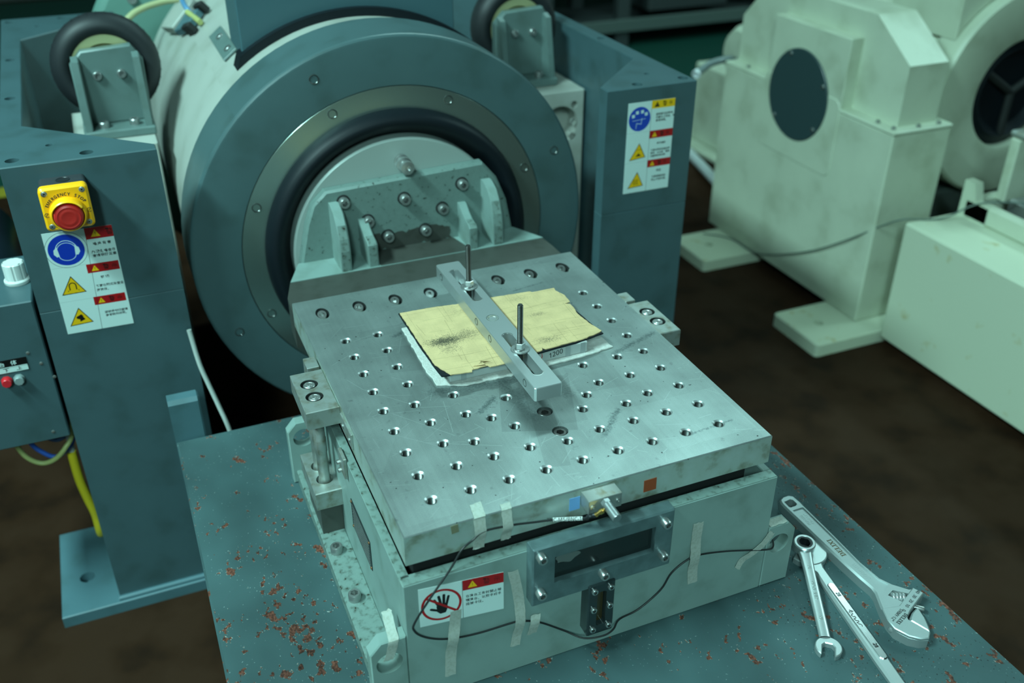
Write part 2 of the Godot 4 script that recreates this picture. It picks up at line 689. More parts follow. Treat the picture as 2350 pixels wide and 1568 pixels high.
	M.felt.uv1_scale = Vector3.ONE * 12.0
	M.hole = mat("threaded_hole_steel", lin(0.16, 0.17, 0.165), 0.34, 0.9)
	M.rod = mat("dark_rod_steel", lin(0.13, 0.13, 0.125), 0.36, 0.9)
	M.mount = tinted("stained_block_steel", lin(0.36, 0.385, 0.365), 0.4, 0.7, ramp_tex(29, 0.01, [[0.0, Color(0.8, 0.72, 0.58)], [0.3, Color(1, 1, 1)], [1.0, Color(1, 1, 1)]], 256), 9.0)
	M.plate = plate_material()
	M.side = tinted("plate_edge_aluminium", lin(0.60, 0.71, 0.68), 0.4, 0.6, ramp_tex(31, 0.012, [[0.0, Color(0.72, 0.68, 0.6)], [0.4, Color(0.95, 0.95, 0.93)], [1.0, Color(1, 1, 1)]]), 4.0)
	M.base = base_material()

func plate_material() -> StandardMaterial3D:      # milled aluminium: tool marks, grey smudges, scratches
	var W := 1250
	var H := 1500
	var im := Image.create(W, H, false, Image.FORMAT_RGB8)
	var big := field(41, 0.004, W, H, 4)
	var mid := field(43, 0.02, W, H, 3)
	var hi := field(45, 0.35, W, H, 2)
	var str := field(46, 0.05, W, H, 3)
	var data := PackedByteArray()
	data.resize(W * H * 3)
	var o := 0
	var i := 0
	for y in H:
		for x in W:
			var k := 208.0 + (big[i] - 128) * 0.16 + (hi[i] - 128) * 0.16 + (str[(y % 8) * W + x] - 128) * 0.05
			if mid[i] > 196:
				k -= (mid[i] - 196) * 0.8
			k += 5.0 * sin(x * 0.021 + sin(y * 0.004) * 2.0)
			data[o] = int(clampf(k, 0, 255)); data[o + 1] = int(clampf(k + 2, 0, 255)); data[o + 2] = int(clampf(k + 1, 0, 255))
			o += 3
			i += 1
	im = Image.create_from_data(W, H, false, Image.FORMAT_RGB8, data)
	var r := RandomNumberGenerator.new()
	r.seed = 12
	for s in 330:                                  # fine bright scratches
		var a := Vector2(r.randf() * W, r.randf() * H)
		var t := r.randf_range(-0.9, 0.5) + (PI / 2 if r.randf() < 0.25 else 0.0)
		var b := a + Vector2.from_angle(t) * r.randf_range(10, 130) * (r.randf() + 0.15)
		stroke(im, a, b, 0.7, Color(1, 1, 1), r.randf_range(0.25, 0.9))
	for s in [[95, 720, 250, 905], [250, 905, 340, 935], [150, 905, 300, 1100], [200, 1100, 420, 1210], [330, 900, 300, 1080], [110, 1010, 260, 1160], [60, 640, 95, 720]]:
		stroke(im, Vector2(s[0], s[1]), Vector2(s[2], s[3]), 0.8, Color(1, 1, 1), 0.85)
	for s in [[300, 700, 420, 1160, 0.5, -0.03], [560, 830, 250, 330, 0.35, -0.10], [700, 760, 90, 420, 0.12, -0.06], [180, 330, 640, 60, 0.0, -0.05], [250, 480, 200, 180, 0.2, -0.06], [830, 540, 180, 500, 0.1, -0.04], [560, 60, 700, 160, 0.0, 0.035], [20, 900, 160, 560, 0.0, 0.04], [900, 1180, 330, 260, 0.0, 0.05], [620, 900, 80, 480, 0.25, -0.08]]:      # faint imprints of things that stood here
		var e := Vector2.from_angle(s[4])
		var c := Vector2(s[0], s[1])
		for y in range(0, H, 1):
			for x in range(maxi(0, int(c.x - 60 - absf(e.y) * s[3])), mini(W, int(c.x + s[2] + absf(e.y) * s[3]) + 60)):
				var q := Vector2(x, y) - c
				var l := Vector2(q.dot(e), q.dot(Vector2(-e.y, e.x)))
				if l.x > 0 and l.y > 0 and l.x < s[2] and l.y < s[3]:
					var p := im.get_pixel(x, y)
					im.set_pixel(x, y, Color(p.r + s[5] * 0.7, p.g + s[5] * 0.7, p.b + s[5] * 0.7))
	for s in 110:                                   # specks of dirt
		blot(im, Vector2(r.randf() * W, r.randf() * H), r.randf_range(1.0, 3.4), Color(0.12, 0.13, 0.13), 0.9, r)
	# rubbed grey smears [from, to, width, strength]
	for s in [[745, 1290, 860, 1170, 14.0, 0.35], [420, 1010, 505, 940, 16.0, 0.4], [1010, 850, 1230, 770, 14.0, 0.35], [1000, 1390, 1180, 1375, 6.0, 0.3], [300, 415, 380, 380, 13.0, 0.35], [560, 850, 590, 1120, 40.0, 0.16], [700, 820, 740, 1040, 34.0, 0.18], [300, 830, 640, 870, 30.0, 0.2], [830, 430, 900, 760, 30.0, 0.08], [860, 250, 1010, 225, 4.0, 0.4]]:
		smear(im, Vector2(s[0], s[1]), Vector2(s[2], s[3]), s[4], s[5], r)
	var m := mat("milled_aluminium", lin(0.50, 0.565, 0.56), 0.36, 0.72)
	m.albedo_texture = ImageTexture.create_from_image(im)
	var rt := NoiseTexture2D.new()
	rt.width = 512
	rt.height = 512
	rt.seamless = true
	rt.noise = noise(47, 0.006, 4)
	var g := Gradient.new()
	g.offsets = PackedFloat32Array([0.0, 1.0])
	g.colors = PackedColorArray([Color(0.72, 0.72, 0.72), Color(1, 1, 1)])
	rt.color_ramp = g
	m.roughness = 0.40
	m.roughness_texture = rt
	return m

func mix_px(im: Image, x: int, y: int, c: Color, a: float) -> void:
	if x >= 0 and y >= 0 and x < im.get_width() and y < im.get_height():
		im.set_pixel(x, y, im.get_pixel(x, y).lerp(c, a))

func stroke(im: Image, a: Vector2, b: Vector2, w: float, c: Color, al := 1.0) -> void:
	var l := a.min(b) - Vector2.ONE * (w + 1)
	var h := a.max(b) + Vector2.ONE * (w + 1)
	var d := b - a
	var dd := maxf(d.length_squared(), 1e-6)
	for y in range(maxi(0, int(l.y)), mini(im.get_height(), int(h.y) + 1)):
		for x in range(maxi(0, int(l.x)), mini(im.get_width(), int(h.x) + 1)):
			var p := Vector2(x + 0.5, y + 0.5)
			var e := p.distance_to(a + d * clampf((p - a).dot(d) / dd, 0, 1))
			var k := clampf(w - e + 0.5, 0, 1)
			if k > 0:
				im.set_pixel(x, y, im.get_pixel(x, y).lerp(c, k * al))

func blot(im: Image, c: Vector2, r: float, col: Color, al: float, rn: RandomNumberGenerator) -> void:
	var sq := rn.randf_range(0.5, 1.0)
	var t := rn.randf() * TAU
	for y in range(int(c.y - r) - 1, int(c.y + r) + 2):
		for x in range(int(c.x - r) - 1, int(c.x + r) + 2):
			var d := (Vector2(x, y) - c).rotated(t)
			if Vector2(d.x, d.y / sq).length() < r:
				mix_px(im, x, y, col, al)

func smear(im: Image, a: Vector2, b: Vector2, w: float, al: float, rn: RandomNumberGenerator) -> void:
	var n := int(a.distance_to(b) * w * 0.22)
	for i in n:
		var p := a.lerp(b, rn.randf()) + Vector2(rn.randfn(), rn.randfn()) * w * 0.45
		blot(im, p, rn.randf_range(1.5, 4.5), Color(0.42, 0.46, 0.47), al * 0.35, rn)

func base_material() -> StandardMaterial3D:      # blue-green paint chipped down to red primer, worst at the near left
	var W := 1400
	var H := 1400
	var a := field(51, 0.045, W, H, 4)
	var b := field(53, 0.012, W, H, 3)
	var c := field(55, 0.16, W, H, 2)
	var f := field(57, 0.004, W, H, 3)
	var data := PackedByteArray()
	data.resize(W * H * 3)
	var o := 0
	var i := 0
	for y in H:
		var z := -0.37 + 1.3 * y / H
		for x in W:
			var px := -0.49 + 0.98 * x / W
			# wear grows near the trough's left side and along the edges
			var d := 0.0
			if px < -0.27:
				d = 46.0 * exp(-pow((px + 0.36) / 0.07, 2.0)) * smoothstep(-0.2, 0.25, z) + 6.0 * smoothstep(-0.3, 0.0, z)
			elif px > 0.25:
				d = 14.0 + 16.0 * exp(-pow((px - 0.30) / 0.035, 2.0)) * (1.0 - smoothstep(0.2, 0.4, z)) + 14.0 * smoothstep(0.455, 0.48, px)
			else:
				d = 4.0
			if px < -0.462:
				d += 14.0
			var v := a[i] + (b[i] - 128) * 0.8 + (c[i] - 128) * 0.16
			var k := 1.0 + (f[i] - 128) * 0.0016
			var R := 60.0
			var G := 81.0
			var B := 83.0
			if v > 212.0 - d:
				var q := 0.75 + (c[i] - 128) * 0.004 + (b[i] - 128) * 0.003
				R = 98.0 * q; G = 60.0 * q; B = 49.0 * q
			elif v > 208.0 - d and c[i] > 140:
				R = 150.0; G = 160.0; B = 155.0
			elif c[i] > 214 and px > 0.25:
				R = 24.0; G = 26.0; B = 26.0
			elif c[i] < 34:
				R = 120.0; G = 135.0; B = 135.0
			data[o] = int(clampf(R * k, 0, 255)); data[o + 1] = int(clampf(G * k, 0, 255)); data[o + 2] = int(clampf(B * k, 0, 255))
			o += 3
			i += 1
	var m := mat("chipped_blue_green_paint", Color(1, 1, 1), 0.5)
	m.metallic_specular = 0.3
	m.albedo_texture = ImageTexture.create_from_image(Image.create_from_data(W, H, false, Image.FORMAT_RGB8, data))
	return m

# ---------------------------------------------------------------- the workshop
func room() -> void:
	var brown := tinted("brown_worn_floor_paint", lin(0.030, 0.0145, 0.0075), 0.42, 0.0, ramp_tex(61, 0.008, [[0.0, Color(0.62, 0.62, 0.62)], [0.4, Color(0.92, 0.9, 0.86)], [0.62, Color(1, 1, 1)], [0.85, Color(1, 1, 1)], [0.9, Color(1, 1, 1)]], 1024, 6), 0.55)
	brown.roughness_texture = ramp_tex(63, 0.02, [[0.0, Color(0.7, 0.7, 0.7)], [1.0, Color(1, 1, 1)]])
	brown.roughness = 0.8
	brown.metallic_specular = 0.2
	var wallm := mat("dark_wall_paint", lin(0.05, 0.065, 0.06), 0.8)
	var light_wall := mat("grey_wall_paint", lin(0.14, 0.15, 0.15), 0.8)
	var X0 := -5.5
	var X1 := 7.5
	var Z0 := -6.8
	var Z1 := 5.0
	var CY := 3.3
	var b := MB.new()
	b.box(Vector3((X0 + X1) / 2, FL - 0.1, (Z0 + Z1) / 2), Vector3(X1 - X0 + 0.4, 0.2, Z1 - Z0 + 0.4))
	struct(b, "floor", brown)
	b = MB.new()
	b.box(Vector3((X0 + X1) / 2, CY + 0.1, (Z0 + Z1) / 2), Vector3(X1 - X0 + 0.4, 0.2, Z1 - Z0 + 0.4))
	struct(b, "ceiling", mat("ceiling_paint", lin(0.2, 0.22, 0.22), 0.8))
	var my := (CY + FL) / 2
	var hy := CY - FL
	for w in [["wall_left", Vector3(X0 - 0.1, my, (Z0 + Z1) / 2), Vector3(0.2, hy, Z1 - Z0)], ["wall_right", Vector3(X1 + 0.1, my, (Z0 + Z1) / 2), Vector3(0.2, hy, Z1 - Z0)], ["wall_back", Vector3((X0 + X1) / 2, my, Z0 - 0.1), Vector3(X1 - X0 + 0.4, hy, 0.2)], ["wall_front", Vector3((X0 + X1) / 2, my, Z1 + 0.1), Vector3(X1 - X0 + 0.4, hy, 0.2)]]:
		b = MB.new()
		b.box(w[1], w[2])
		struct(b, w[0], wallm if w[0] == "wall_back" else light_wall)
	# the green aisle with its yellow edge line
	b = MB.new()
	b.box(Vector3(1.0, FL + 0.002, -4.85), Vector3(12.6, 0.004, 3.7))
	struct(b, "trim_1", mat("green_floor_paint", lin(0.004, 0.05, 0.035), 0.5))
	b = MB.new()
	b.box(Vector3(1.0, FL + 0.002, -2.94), Vector3(12.6, 0.004, 0.1))
	struct(b, "trim_2", mat("yellow_line_paint", lin(0.30, 0.26, 0.02), 0.5))

func white_machine() -> void:
	# trunnion housing
	var t := thing("trunnion_housing", "ivory painted trunnion housing with a dark round disc cover, standing right of the blue-green machine", "machine", Vector3(1.526, FL, -1.17))
	var b := MB.new()
	b.box(Vector3(1.527, -0.374, -1.168), Vector3(0.2, 0.562, 0.782), 0.004)
	part(b, "lower_body", M.ivory, t)
	b = MB.new()
	b.box(Vector3(1.527, -0.089, -1.168), Vector3(0.204, 0.010, 0.786), 0.003)
	part(b, "flange", M.ivory, t)
	for p in [Vector3(1.445, -0.083, -0.86), Vector3(1.445, -0.083, -0.80), Vector3(1.445, -0.083, -1.46), Vector3(1.52, -0.083, -0.79), Vector3(1.59, -0.083, -0.79)]:
		inst(cap_screw(0.006, 0.006), "screw", M.dark_steel, t, Transform3D(Basis(), p))
	b = MB.new()
	b.x = Transform3D(BX, Vector3.ZERO)
	b.prism(V2([-1.548, -0.084, -1.548, 0.06, -1.432, 0.178, -0.957, 0.178, -0.809, 0.077, -0.809, -0.084]), 1.467, 1.600, [], 0.003)
	part(b, "cap", M.ivory, t)
	b = MB.new()
	b.x = Transform3D(BX * Basis(Vector3(1, 0, 0), Vector3(0, -1, 0), Vector3(0, 0, 1)), Vector3.ZERO)
	b.prism(V2([-1.330, -0.0845, -0.992, -0.0845, -0.992, 0.109, -1.330, 0.109]), -1.468, -1.4265, [], 0.002)
	b.prism(rounded(-1.345, -0.289, -0.992, -0.06, 0.03), -1.43, -1.4245, [], 0.002)
	part(b, "bearing_boss", M.ivory, t)
	b = MB.new()
	b.x = Transform3D(BX * Basis(Vector3(1, 0, 0), Vector3(0, -1, 0), Vector3(0, 0, 1)), Vector3.ZERO)
	b.prism(circle(Vector2(-1.178, -0.093), 0.134, 64), -1.4250, -1.4195, [], 0.002)
	part(b, "disc_cover", mat("dark_disc_paint", lin(0.028, 0.055, 0.06), 0.4), t, "dark grey-green round disc")
	for a in [0.45, 2.0, 3.9, 5.6]:
		var me := cap_screw(0.006, 0.004)
		inst(me, "screw", M.dark_steel, t, along(Vector3(-1, 0, 0), Vector3(1.4195, -0.093 + 0.122 * sin(a), -1.178 + 0.122 * cos(a))))
	for z in [-0.812, -1.395]:
		b = MB.new()
		b.prism(rounded(1.24, z - 0.103, 1.64, z + 0.103, 0.012, 3), FL, -0.655, [hole(circle(Vector2(1.325, z), 0.014, 16), 0.03)], 0.004)
		part(b, "foot_plate", M.ivory_dirty, t)
	# drum of the second shaker
	t = thing("vibration_shaker", "ivory shaker drum with a black round mouth at the right edge of the picture", "machine", Vector3(1.99, FL, -1.2))
	b = MB.new()
	b.x = Transform3D(BZ, Vector3(1.99, -0.08, 0))
	b.lathe([[0.0, -1.75], [0.285, -1.75], [0.285, -1.0], [0.298, -0.995], [0.303, -0.985], [0.303, -0.91], [0.296, -0.90], [0.168, -0.90], [0.16, -0.905], [0.16, -0.98], [0.0, -0.98]], 72)
	part(b, "drum", M.ivory, t)
	b = MB.new()
	b.x = Transform3D(BZ, Vector3(1.99, -0.08, 0))
	b.lathe([[0.0, -0.979], [0.157, -0.979], [0.157, -0.93], [0.13, -0.915], [0.105, -0.935], [0.0, -0.94]], 48)
	part(b, "armature_mouth", M.rubber, t)
	b = MB.new()
	for a in [0.5, 2.6, 4.7]:
		var d := Vector3(cos(a), sin(a), 0)
		b.tube(PackedVector3Array([Vector3(1.99, -0.08, -0.925), Vector3(1.99, -0.08, -0.925) + d * 0.13]), 0.012, 8)
	part(b, "armature_spoke", M.pit, t)
	b = MB.new()
	b.box(Vector3(1.99, -0.535, -1.25), Vector3(0.5, 0.32, 0.6), 0.01)
	part(b, "pedestal", mat("dark_pedestal_paint", lin(0.06, 0.075, 0.07), 0.5), t)
	t = thing("cover_box", "ivory cover box standing on top of the ivory shaker drum", "cover", Vector3(1.99, 0.22, -1.08))
	b = MB.new()
	b.x = Transform3D(BZ, Vector3.ZERO)
	var cp := PackedVector2Array()
	for i in 13:
		var a := lerpf(2.55, PI - 2.55, i / 12.0)
		cp.append(Vector2(1.99 + 0.305 * cos(a), -0.08 + 0.305 * sin(a)))
	cp.append(Vector2(2.243, 0.42))
	cp.append(Vector2(1.737, 0.42))
	b.prism(cp, -1.2, -0.935, [], 0.003)
	part(b, "box_body", M.ivory, t)
	inst(cap_screw(0.008, 0.006), "screw", M.dark_steel, t, along(Vector3(-1, 0, 0), Vector3(1.737, 0.115, -1.15)))
	# slip-table bed
	t = thing("machine_bed", "long low ivory machine bed with rust spots, at the right edge of the picture", "machine", Vector3(1.75, FL, 0.1))
	b = MB.new()
	b.box(Vector3(1.76, -0.495, 0.147), Vector3(0.6, 0.36, 1.706), 0.006)
	part(b, "bed_body", M.ivory_dirty, t)
	b = MB.new()
	b.box(Vector3(1.78, -0.684, 0.14), Vector3(0.5, 0.022, 1.6))
	part(b, "plinth", M.pit, t)
	b = MB.new()
	for s in [[Vector3(1.648, -0.288, 0.1), Vector3(0.03, 0.054, 1.56)], [Vector3(1.84, -0.288, -0.672), Vector3(0.36, 0.054, 0.03)]]:
		b.box(s[0], s[1], 0.006)
	part(b, "tray_rim", M.ivory, t)
	b = MB.new()
	b.x = Transform3D(BX, Vector3.ZERO)
	b.prism(V2([-0.695, -0.315, -0.695, -0.215, -0.66, -0.215, -0.645, -0.262, -0.60, -0.262, -0.60, -0.315]), 1.633, 1.663, [], 0.003)
	part(b, "tray_corner", M.ivory, t)
	b = MB.new()
	b.box(Vector3(1.85, -0.308, 0.1), Vector3(0.37, 0.012, 1.5))
	part(b, "tray_floor", M.land, t)
	t = thing("guide_fixture", "ivory upright plate with steel rod on dark blocks in the ivory bed's tray", "fixture", Vector3(1.83, -0.30, -0.6))
	b = MB.new()
	b.box(Vector3(1.775, -0.185, -0.645), Vector3(0.115, 0.175, 0.03), 0.004)
	b.box(Vector3(1.90, -0.17, -0.645), Vector3(0.07, 0.20, 0.03), 0.004)
	part(b, "upright_plate", M.ivory, t)
	b = MB.new()
	b.tube(PackedVector3Array([Vector3(1.845, -0.29, -0.61), Vector3(1.845, -0.06, -0.61)]), 0.009, 14)
	part(b, "rod", M.steel, t)
	b = MB.new()
	b.box(Vector3(1.81, -0.275, -0.56), Vector3(0.20, 0.05, 0.10), 0.006)
	b.box(Vector3(1.79, -0.285, -0.42), Vector3(0.16, 0.032, 0.09), 0.006)
	part(b, "clamp_block", M.dark_steel, t)
	b = MB.new()
	b.box(Vector3(1.80, -0.088, -0.645), Vector3(0.16, 0.016, 0.05), 0.005)
	b.tube(smooth([Vector3(1.74, -0.082, -0.63), Vector3(1.79, -0.06, -0.62), Vector3(1.87, -0.058, -0.62), Vector3(1.93, -0.07, -0.62)]), 0.012, 10)
	part(b, "top_clamp", M.block, t)
	for p in [Vector3(1.73, -0.246, -0.53), Vector3(1.81, -0.246, -0.53), Vector3(1.75, -0.266, -0.40)]:
		inst(cap_screw(0.010, 0.010), "cap_screw", M.dark_steel, t, Transform3D(Basis(), p))
	wire("sensor_cable", [Vector3(1.35, -0.650, -1.47), Vector3(1.417, -0.652, -1.40), Vector3(1.418, -0.640, -1.242), Vector3(1.419, -0.533, -1.018), Vector3(1.42, -0.417, -0.849), Vector3(1.44, -0.345, -0.762), Vector3(1.463, -0.309, -0.71), Vector3(1.56, -0.309, -0.675), Vector3(1.64, -0.255, -0.62), Vector3(1.80, -0.245, -0.50)], 0.0022, mat("grey_cable", lin(0.10, 0.14, 0.12), 0.5), "thin grey cable drooping across the ivory housing and over the ivory bed")

func background() -> void:
	var dark := mat("dark_rack_paint", lin(0.03, 0.04, 0.04), 0.6)
	var t := thing("storage_rack", "dark storage rack with long grey beams at the back of the workshop", "rack", Vector3(2.0, FL, -4.3))
	var b := MB.new()
	for x in [0.3, 2.39, 4.4]:
		b = MB.new()
		b.box(Vector3(x, 0.35, -4.0), Vector3(0.08, 2.08, 0.06), 0.004)
		part(b, "post", dark, t)
		b = MB.new()
		b.box(Vector3(x, 0.35, -4.6), Vector3(0.08, 2.08, 0.06), 0.004)
		part(b, "post", dark, t)
	for y in [-0.56, 0.1, 0.8]:
		b = MB.new()
		b.box(Vector3(2.35, y, -3.96), Vector3(4.2, 0.07, 0.03), 0.004)
		part(b, "beam", mat("grey_beam_paint", lin(0.07, 0.10, 0.09), 0.6), t)
		b = MB.new()
		b.box(Vector3(2.35, y - 0.03, -4.3), Vector3(4.1, 0.02, 0.6))
		part(b, "shelf_board", dark, t)
	for c in [[0.9, -0.53, 0.5, 0.3], [1.7, -0.53, 0.6, 0.36], [2.9, -0.53, 0.55, 0.28], [3.7, -0.53, 0.5, 0.34]]:
		t = thing("crate", ["narrow dark crate at the left end of the storage rack", "tallest dark crate, second from the left on the storage rack", "lowest dark crate, second from the right on the storage rack", "narrow dark crate at the right end of the storage rack"][[0.9, 1.7, 2.9, 3.7].find(c[0])], "crate", Vector3(c[0], c[1], -4.3), "dark crates on the storage rack")
		b = MB.new()
		b.box(Vector3(c[0], c[1] + c[3] / 2, -4.3), Vector3(c[2], c[3], 0.42), 0.01)
		part(b, "crate_body", dark, t)
		b = MB.new()
		b.box(Vector3(c[0], c[1] + c[3] + 0.012, -4.3), Vector3(c[2] + 0.03, 0.024, 0.45), 0.006)
		part(b, "lid", mat("crate_lid", lin(0.045, 0.05, 0.05), 0.6), t)
	# things half hidden behind the ivory housing
	t = thing("blower_housing", "pale ivory round blower housing peeking out behind the ivory trunnion housing", "blower", Vector3(1.72, FL, -1.90))
	b = MB.new()
	b.x = Transform3D(Basis(Vector3(0, 0, 1), Vector3(-1, 0, 0), Vector3(0, 1, 0)), Vector3(1.785, -0.175, -1.90))
	b.lathe([[0.0, -0.16], [0.105, -0.16], [0.11, -0.15], [0.11, 0.0], [0.105, 0.045], [0.085, 0.075], [0.0, 0.085]], 48)
	part(b, "casing", M.ivory, t)
	b = MB.new()
	b.box(Vector3(1.86, -0.485, -1.90), Vector3(0.08, 0.42, 0.12), 0.006)
	part(b, "stand", M.ivory, t)
	t = thing("machine_cabinet", "small ivory cabinet on the floor behind the ivory trunnion housing", "cabinet", Vector3(2.02, FL, -2.3))
	b = MB.new()
	b.box(Vector3(2.02, -0.51, -2.30), Vector3(0.26, 0.33, 0.26), 0.006)
	part(b, "cabinet_body", M.ivory, t)
	b = MB.new()
	b.box(Vector3(2.01, -0.685, -2.28), Vector3(0.36, 0.018, 0.36), 0.003)
	part(b, "floor_plate", M.ivory, t)
	for k in 2:
		var p0: Vector3 = [Vector3(1.725, -0.660, -2.085), Vector3(1.79, -0.676, -2.30)][k]
		var p1: Vector3 = [Vector3(1.62, -0.660, -1.66), Vector3(1.69, -0.676, -1.88)][k]
		t = thing("steel_tube", ["long bright steel tube on the floor, farther from the blue-green column", "long bright steel tube on the floor, nearer to the blue-green column"][k], "tube", (p0 + p1) / 2, "steel tubes on the floor behind the machines")
		b = MB.new()
		b.tube(PackedVector3Array([p0, p1]), 0.019, 24)
		part(b, "tube_wall", mat("bright_tube", lin(0.62, 0.68, 0.68), 0.35, 0.3), t)
	t = thing("hose", "grey hose with a bright metal end ring, between the blue-green column and the ivory housing", "hose", Vector3(1.47, -0.14, -1.72))
	b = MB.new()
	b.tube(smooth([Vector3(1.425, -0.169, -1.72), Vector3(1.447, -0.155, -1.72), Vector3(1.473, -0.141, -1.72), Vector3(1.518, -0.132, -1.72), Vector3(1.58, -0.14, -1.74), Vector3(1.64, -0.18, -1.78)]), 0.012, 14)
	part(b, "hose_body", mat("grey_hose", lin(0.16, 0.2, 0.2), 0.3), t)
	b = MB.new()
	b.x = along(Vector3(-0.75, -0.4, 0.45), Vector3(1.425, -0.169, -1.72))
	b.lathe([[0.013, -0.012], [0.016, 0.0], [0.016, 0.006], [0.011, 0.006], [0.011, 0.001], [0.0, 0.001]], 24)
	part(b, "end_ring", mat("bright_ring", lin(0.7, 0.74, 0.76), 0.3), t)
	# dark motor seen past the left frame
	t = thing("motor", "dark blue motor behind the control box at the left edge", "motor", Vector3(-0.86, -0.4, -1.2))
	b = MB.new()
	b.x = Transform3D(BZ, Vector3(-0.87, -0.30, 0))
	b.lathe([[0.0, -1.5], [0.13, -1.5], [0.14, -1.48], [0.14, -1.12], [0.12, -1.08], [0.05, -1.07], [0.0, -1.07]], 40)
	part(b, "motor_casing", mat("dark_blue_paint", lin(0.012, 0.02, 0.035), 0.3), t)
	b = MB.new()
	b.box(Vector3(-0.87, -0.568, -1.3), Vector3(0.2, 0.254, 0.3), 0.004)
	part(b, "motor_stand", dark, t)

# ---------------------------------------------------------------- our machine: frames, drum, wheels
func frames() -> void:
	for s in [0, 1]:
		var t := thing("support_frame", ["blue-green steel support frame left of the drum, with the emergency stop box on its column", "blue-green steel support frame right of the drum, with a warning label on its column"][s], "machine frame", Vector3(-0.52 if s == 0 else 0.5, FL, -1.0))
		var outer: PackedVector2Array
		var holes := []
		var hl: Array
		if s == 0:
			outer = V2([-0.403, -0.472, -0.631, -0.472, -0.655, -1.546, -0.403, -1.546, -0.403, -1.50, -0.609, -1.318, -0.600, -0.676, -0.403, -0.497])
			hl = [[-0.627, -1.143, 0.010], [-0.622, -0.853, 0.010], [-0.560, -0.555, 0.0055], [-0.506, -0.496, 0.0105], [-0.613, -0.501, 0.0105], [-0.636, -1.513, 0.010], [-0.522, -1.515, 0.010], [-0.575, -1.444, 0.0055]]
		else:
			outer = V2([0.402, -0.472, 0.596, -0.472, 0.600, -1.546, 0.402, -1.546, 0.402, -1.50, 0.560, -1.36, 0.560, -0.662, 0.402, -0.503])
			hl = [[0.578, -0.838, 0.009], [0.528, -0.548, 0.0055], [0.475, -0.491, 0.0105], [0.579, -0.496, 0.0105], [0.578, -1.15, 0.009]]
		for h in hl:
			holes.append(hole(circle(Vector2(h[0], h[1]), h[2], 20), 0.03))
		var b := MB.new()
		b.prism(outer, -0.0245, 0.225, holes, 0.0018)
		part(b, "upper_frame", M.teal, t)
		b = MB.new()
		b.prism(outer, FL + 0.024, -0.0255, [], 0.0012)
		part(b, "lower_frame", M.teal, t)
		# welded floor plate
		b = MB.new()
		var x0 := -0.739 if s == 0 else 0.30
		var x1 := -0.44 if s == 0 else 0.70
		b.prism(V2([x0, -0.716, x1, -0.716, x1, -0.459, x0, -0.459]), FL + 0.0, FL + 0.026, [hole(circle(Vector2(-0.689 if s == 0 else 0.65, -0.558), 0.0145, 20), 0.022)], 0.002)
		part(b, "foot_plate", M.teal_light, t)
		b = MB.new()
		if s == 0:
			b.tube(PackedVector3Array([Vector3(-0.633, FL + 0.028, -0.469), Vector3(-0.44, FL + 0.028, -0.469)]), 0.006, 8)
			part(b, "weld_bead", M.teal_light, t)
			b = MB.new()
			b.x = Transform3D(BX, Vector3.ZERO)
			b.prism(V2([-0.392, -0.180, -0.372, -0.180, -0.366, -0.187, -0.366, -0.42, -0.392, -0.42]), -0.468, -0.416, [], 0.003)
			part(b, "weld_bracket", M.teal_light, t)

func ringed(pr: Array, sharp := 0.3, seg := 96) -> MB:
	var b := MB.new()
	b.x = Transform3D(BZ, Vector3(0, -0.027, 0))
	b.lathe(pr, seg, 0.0, TAU, sharp)
	return b

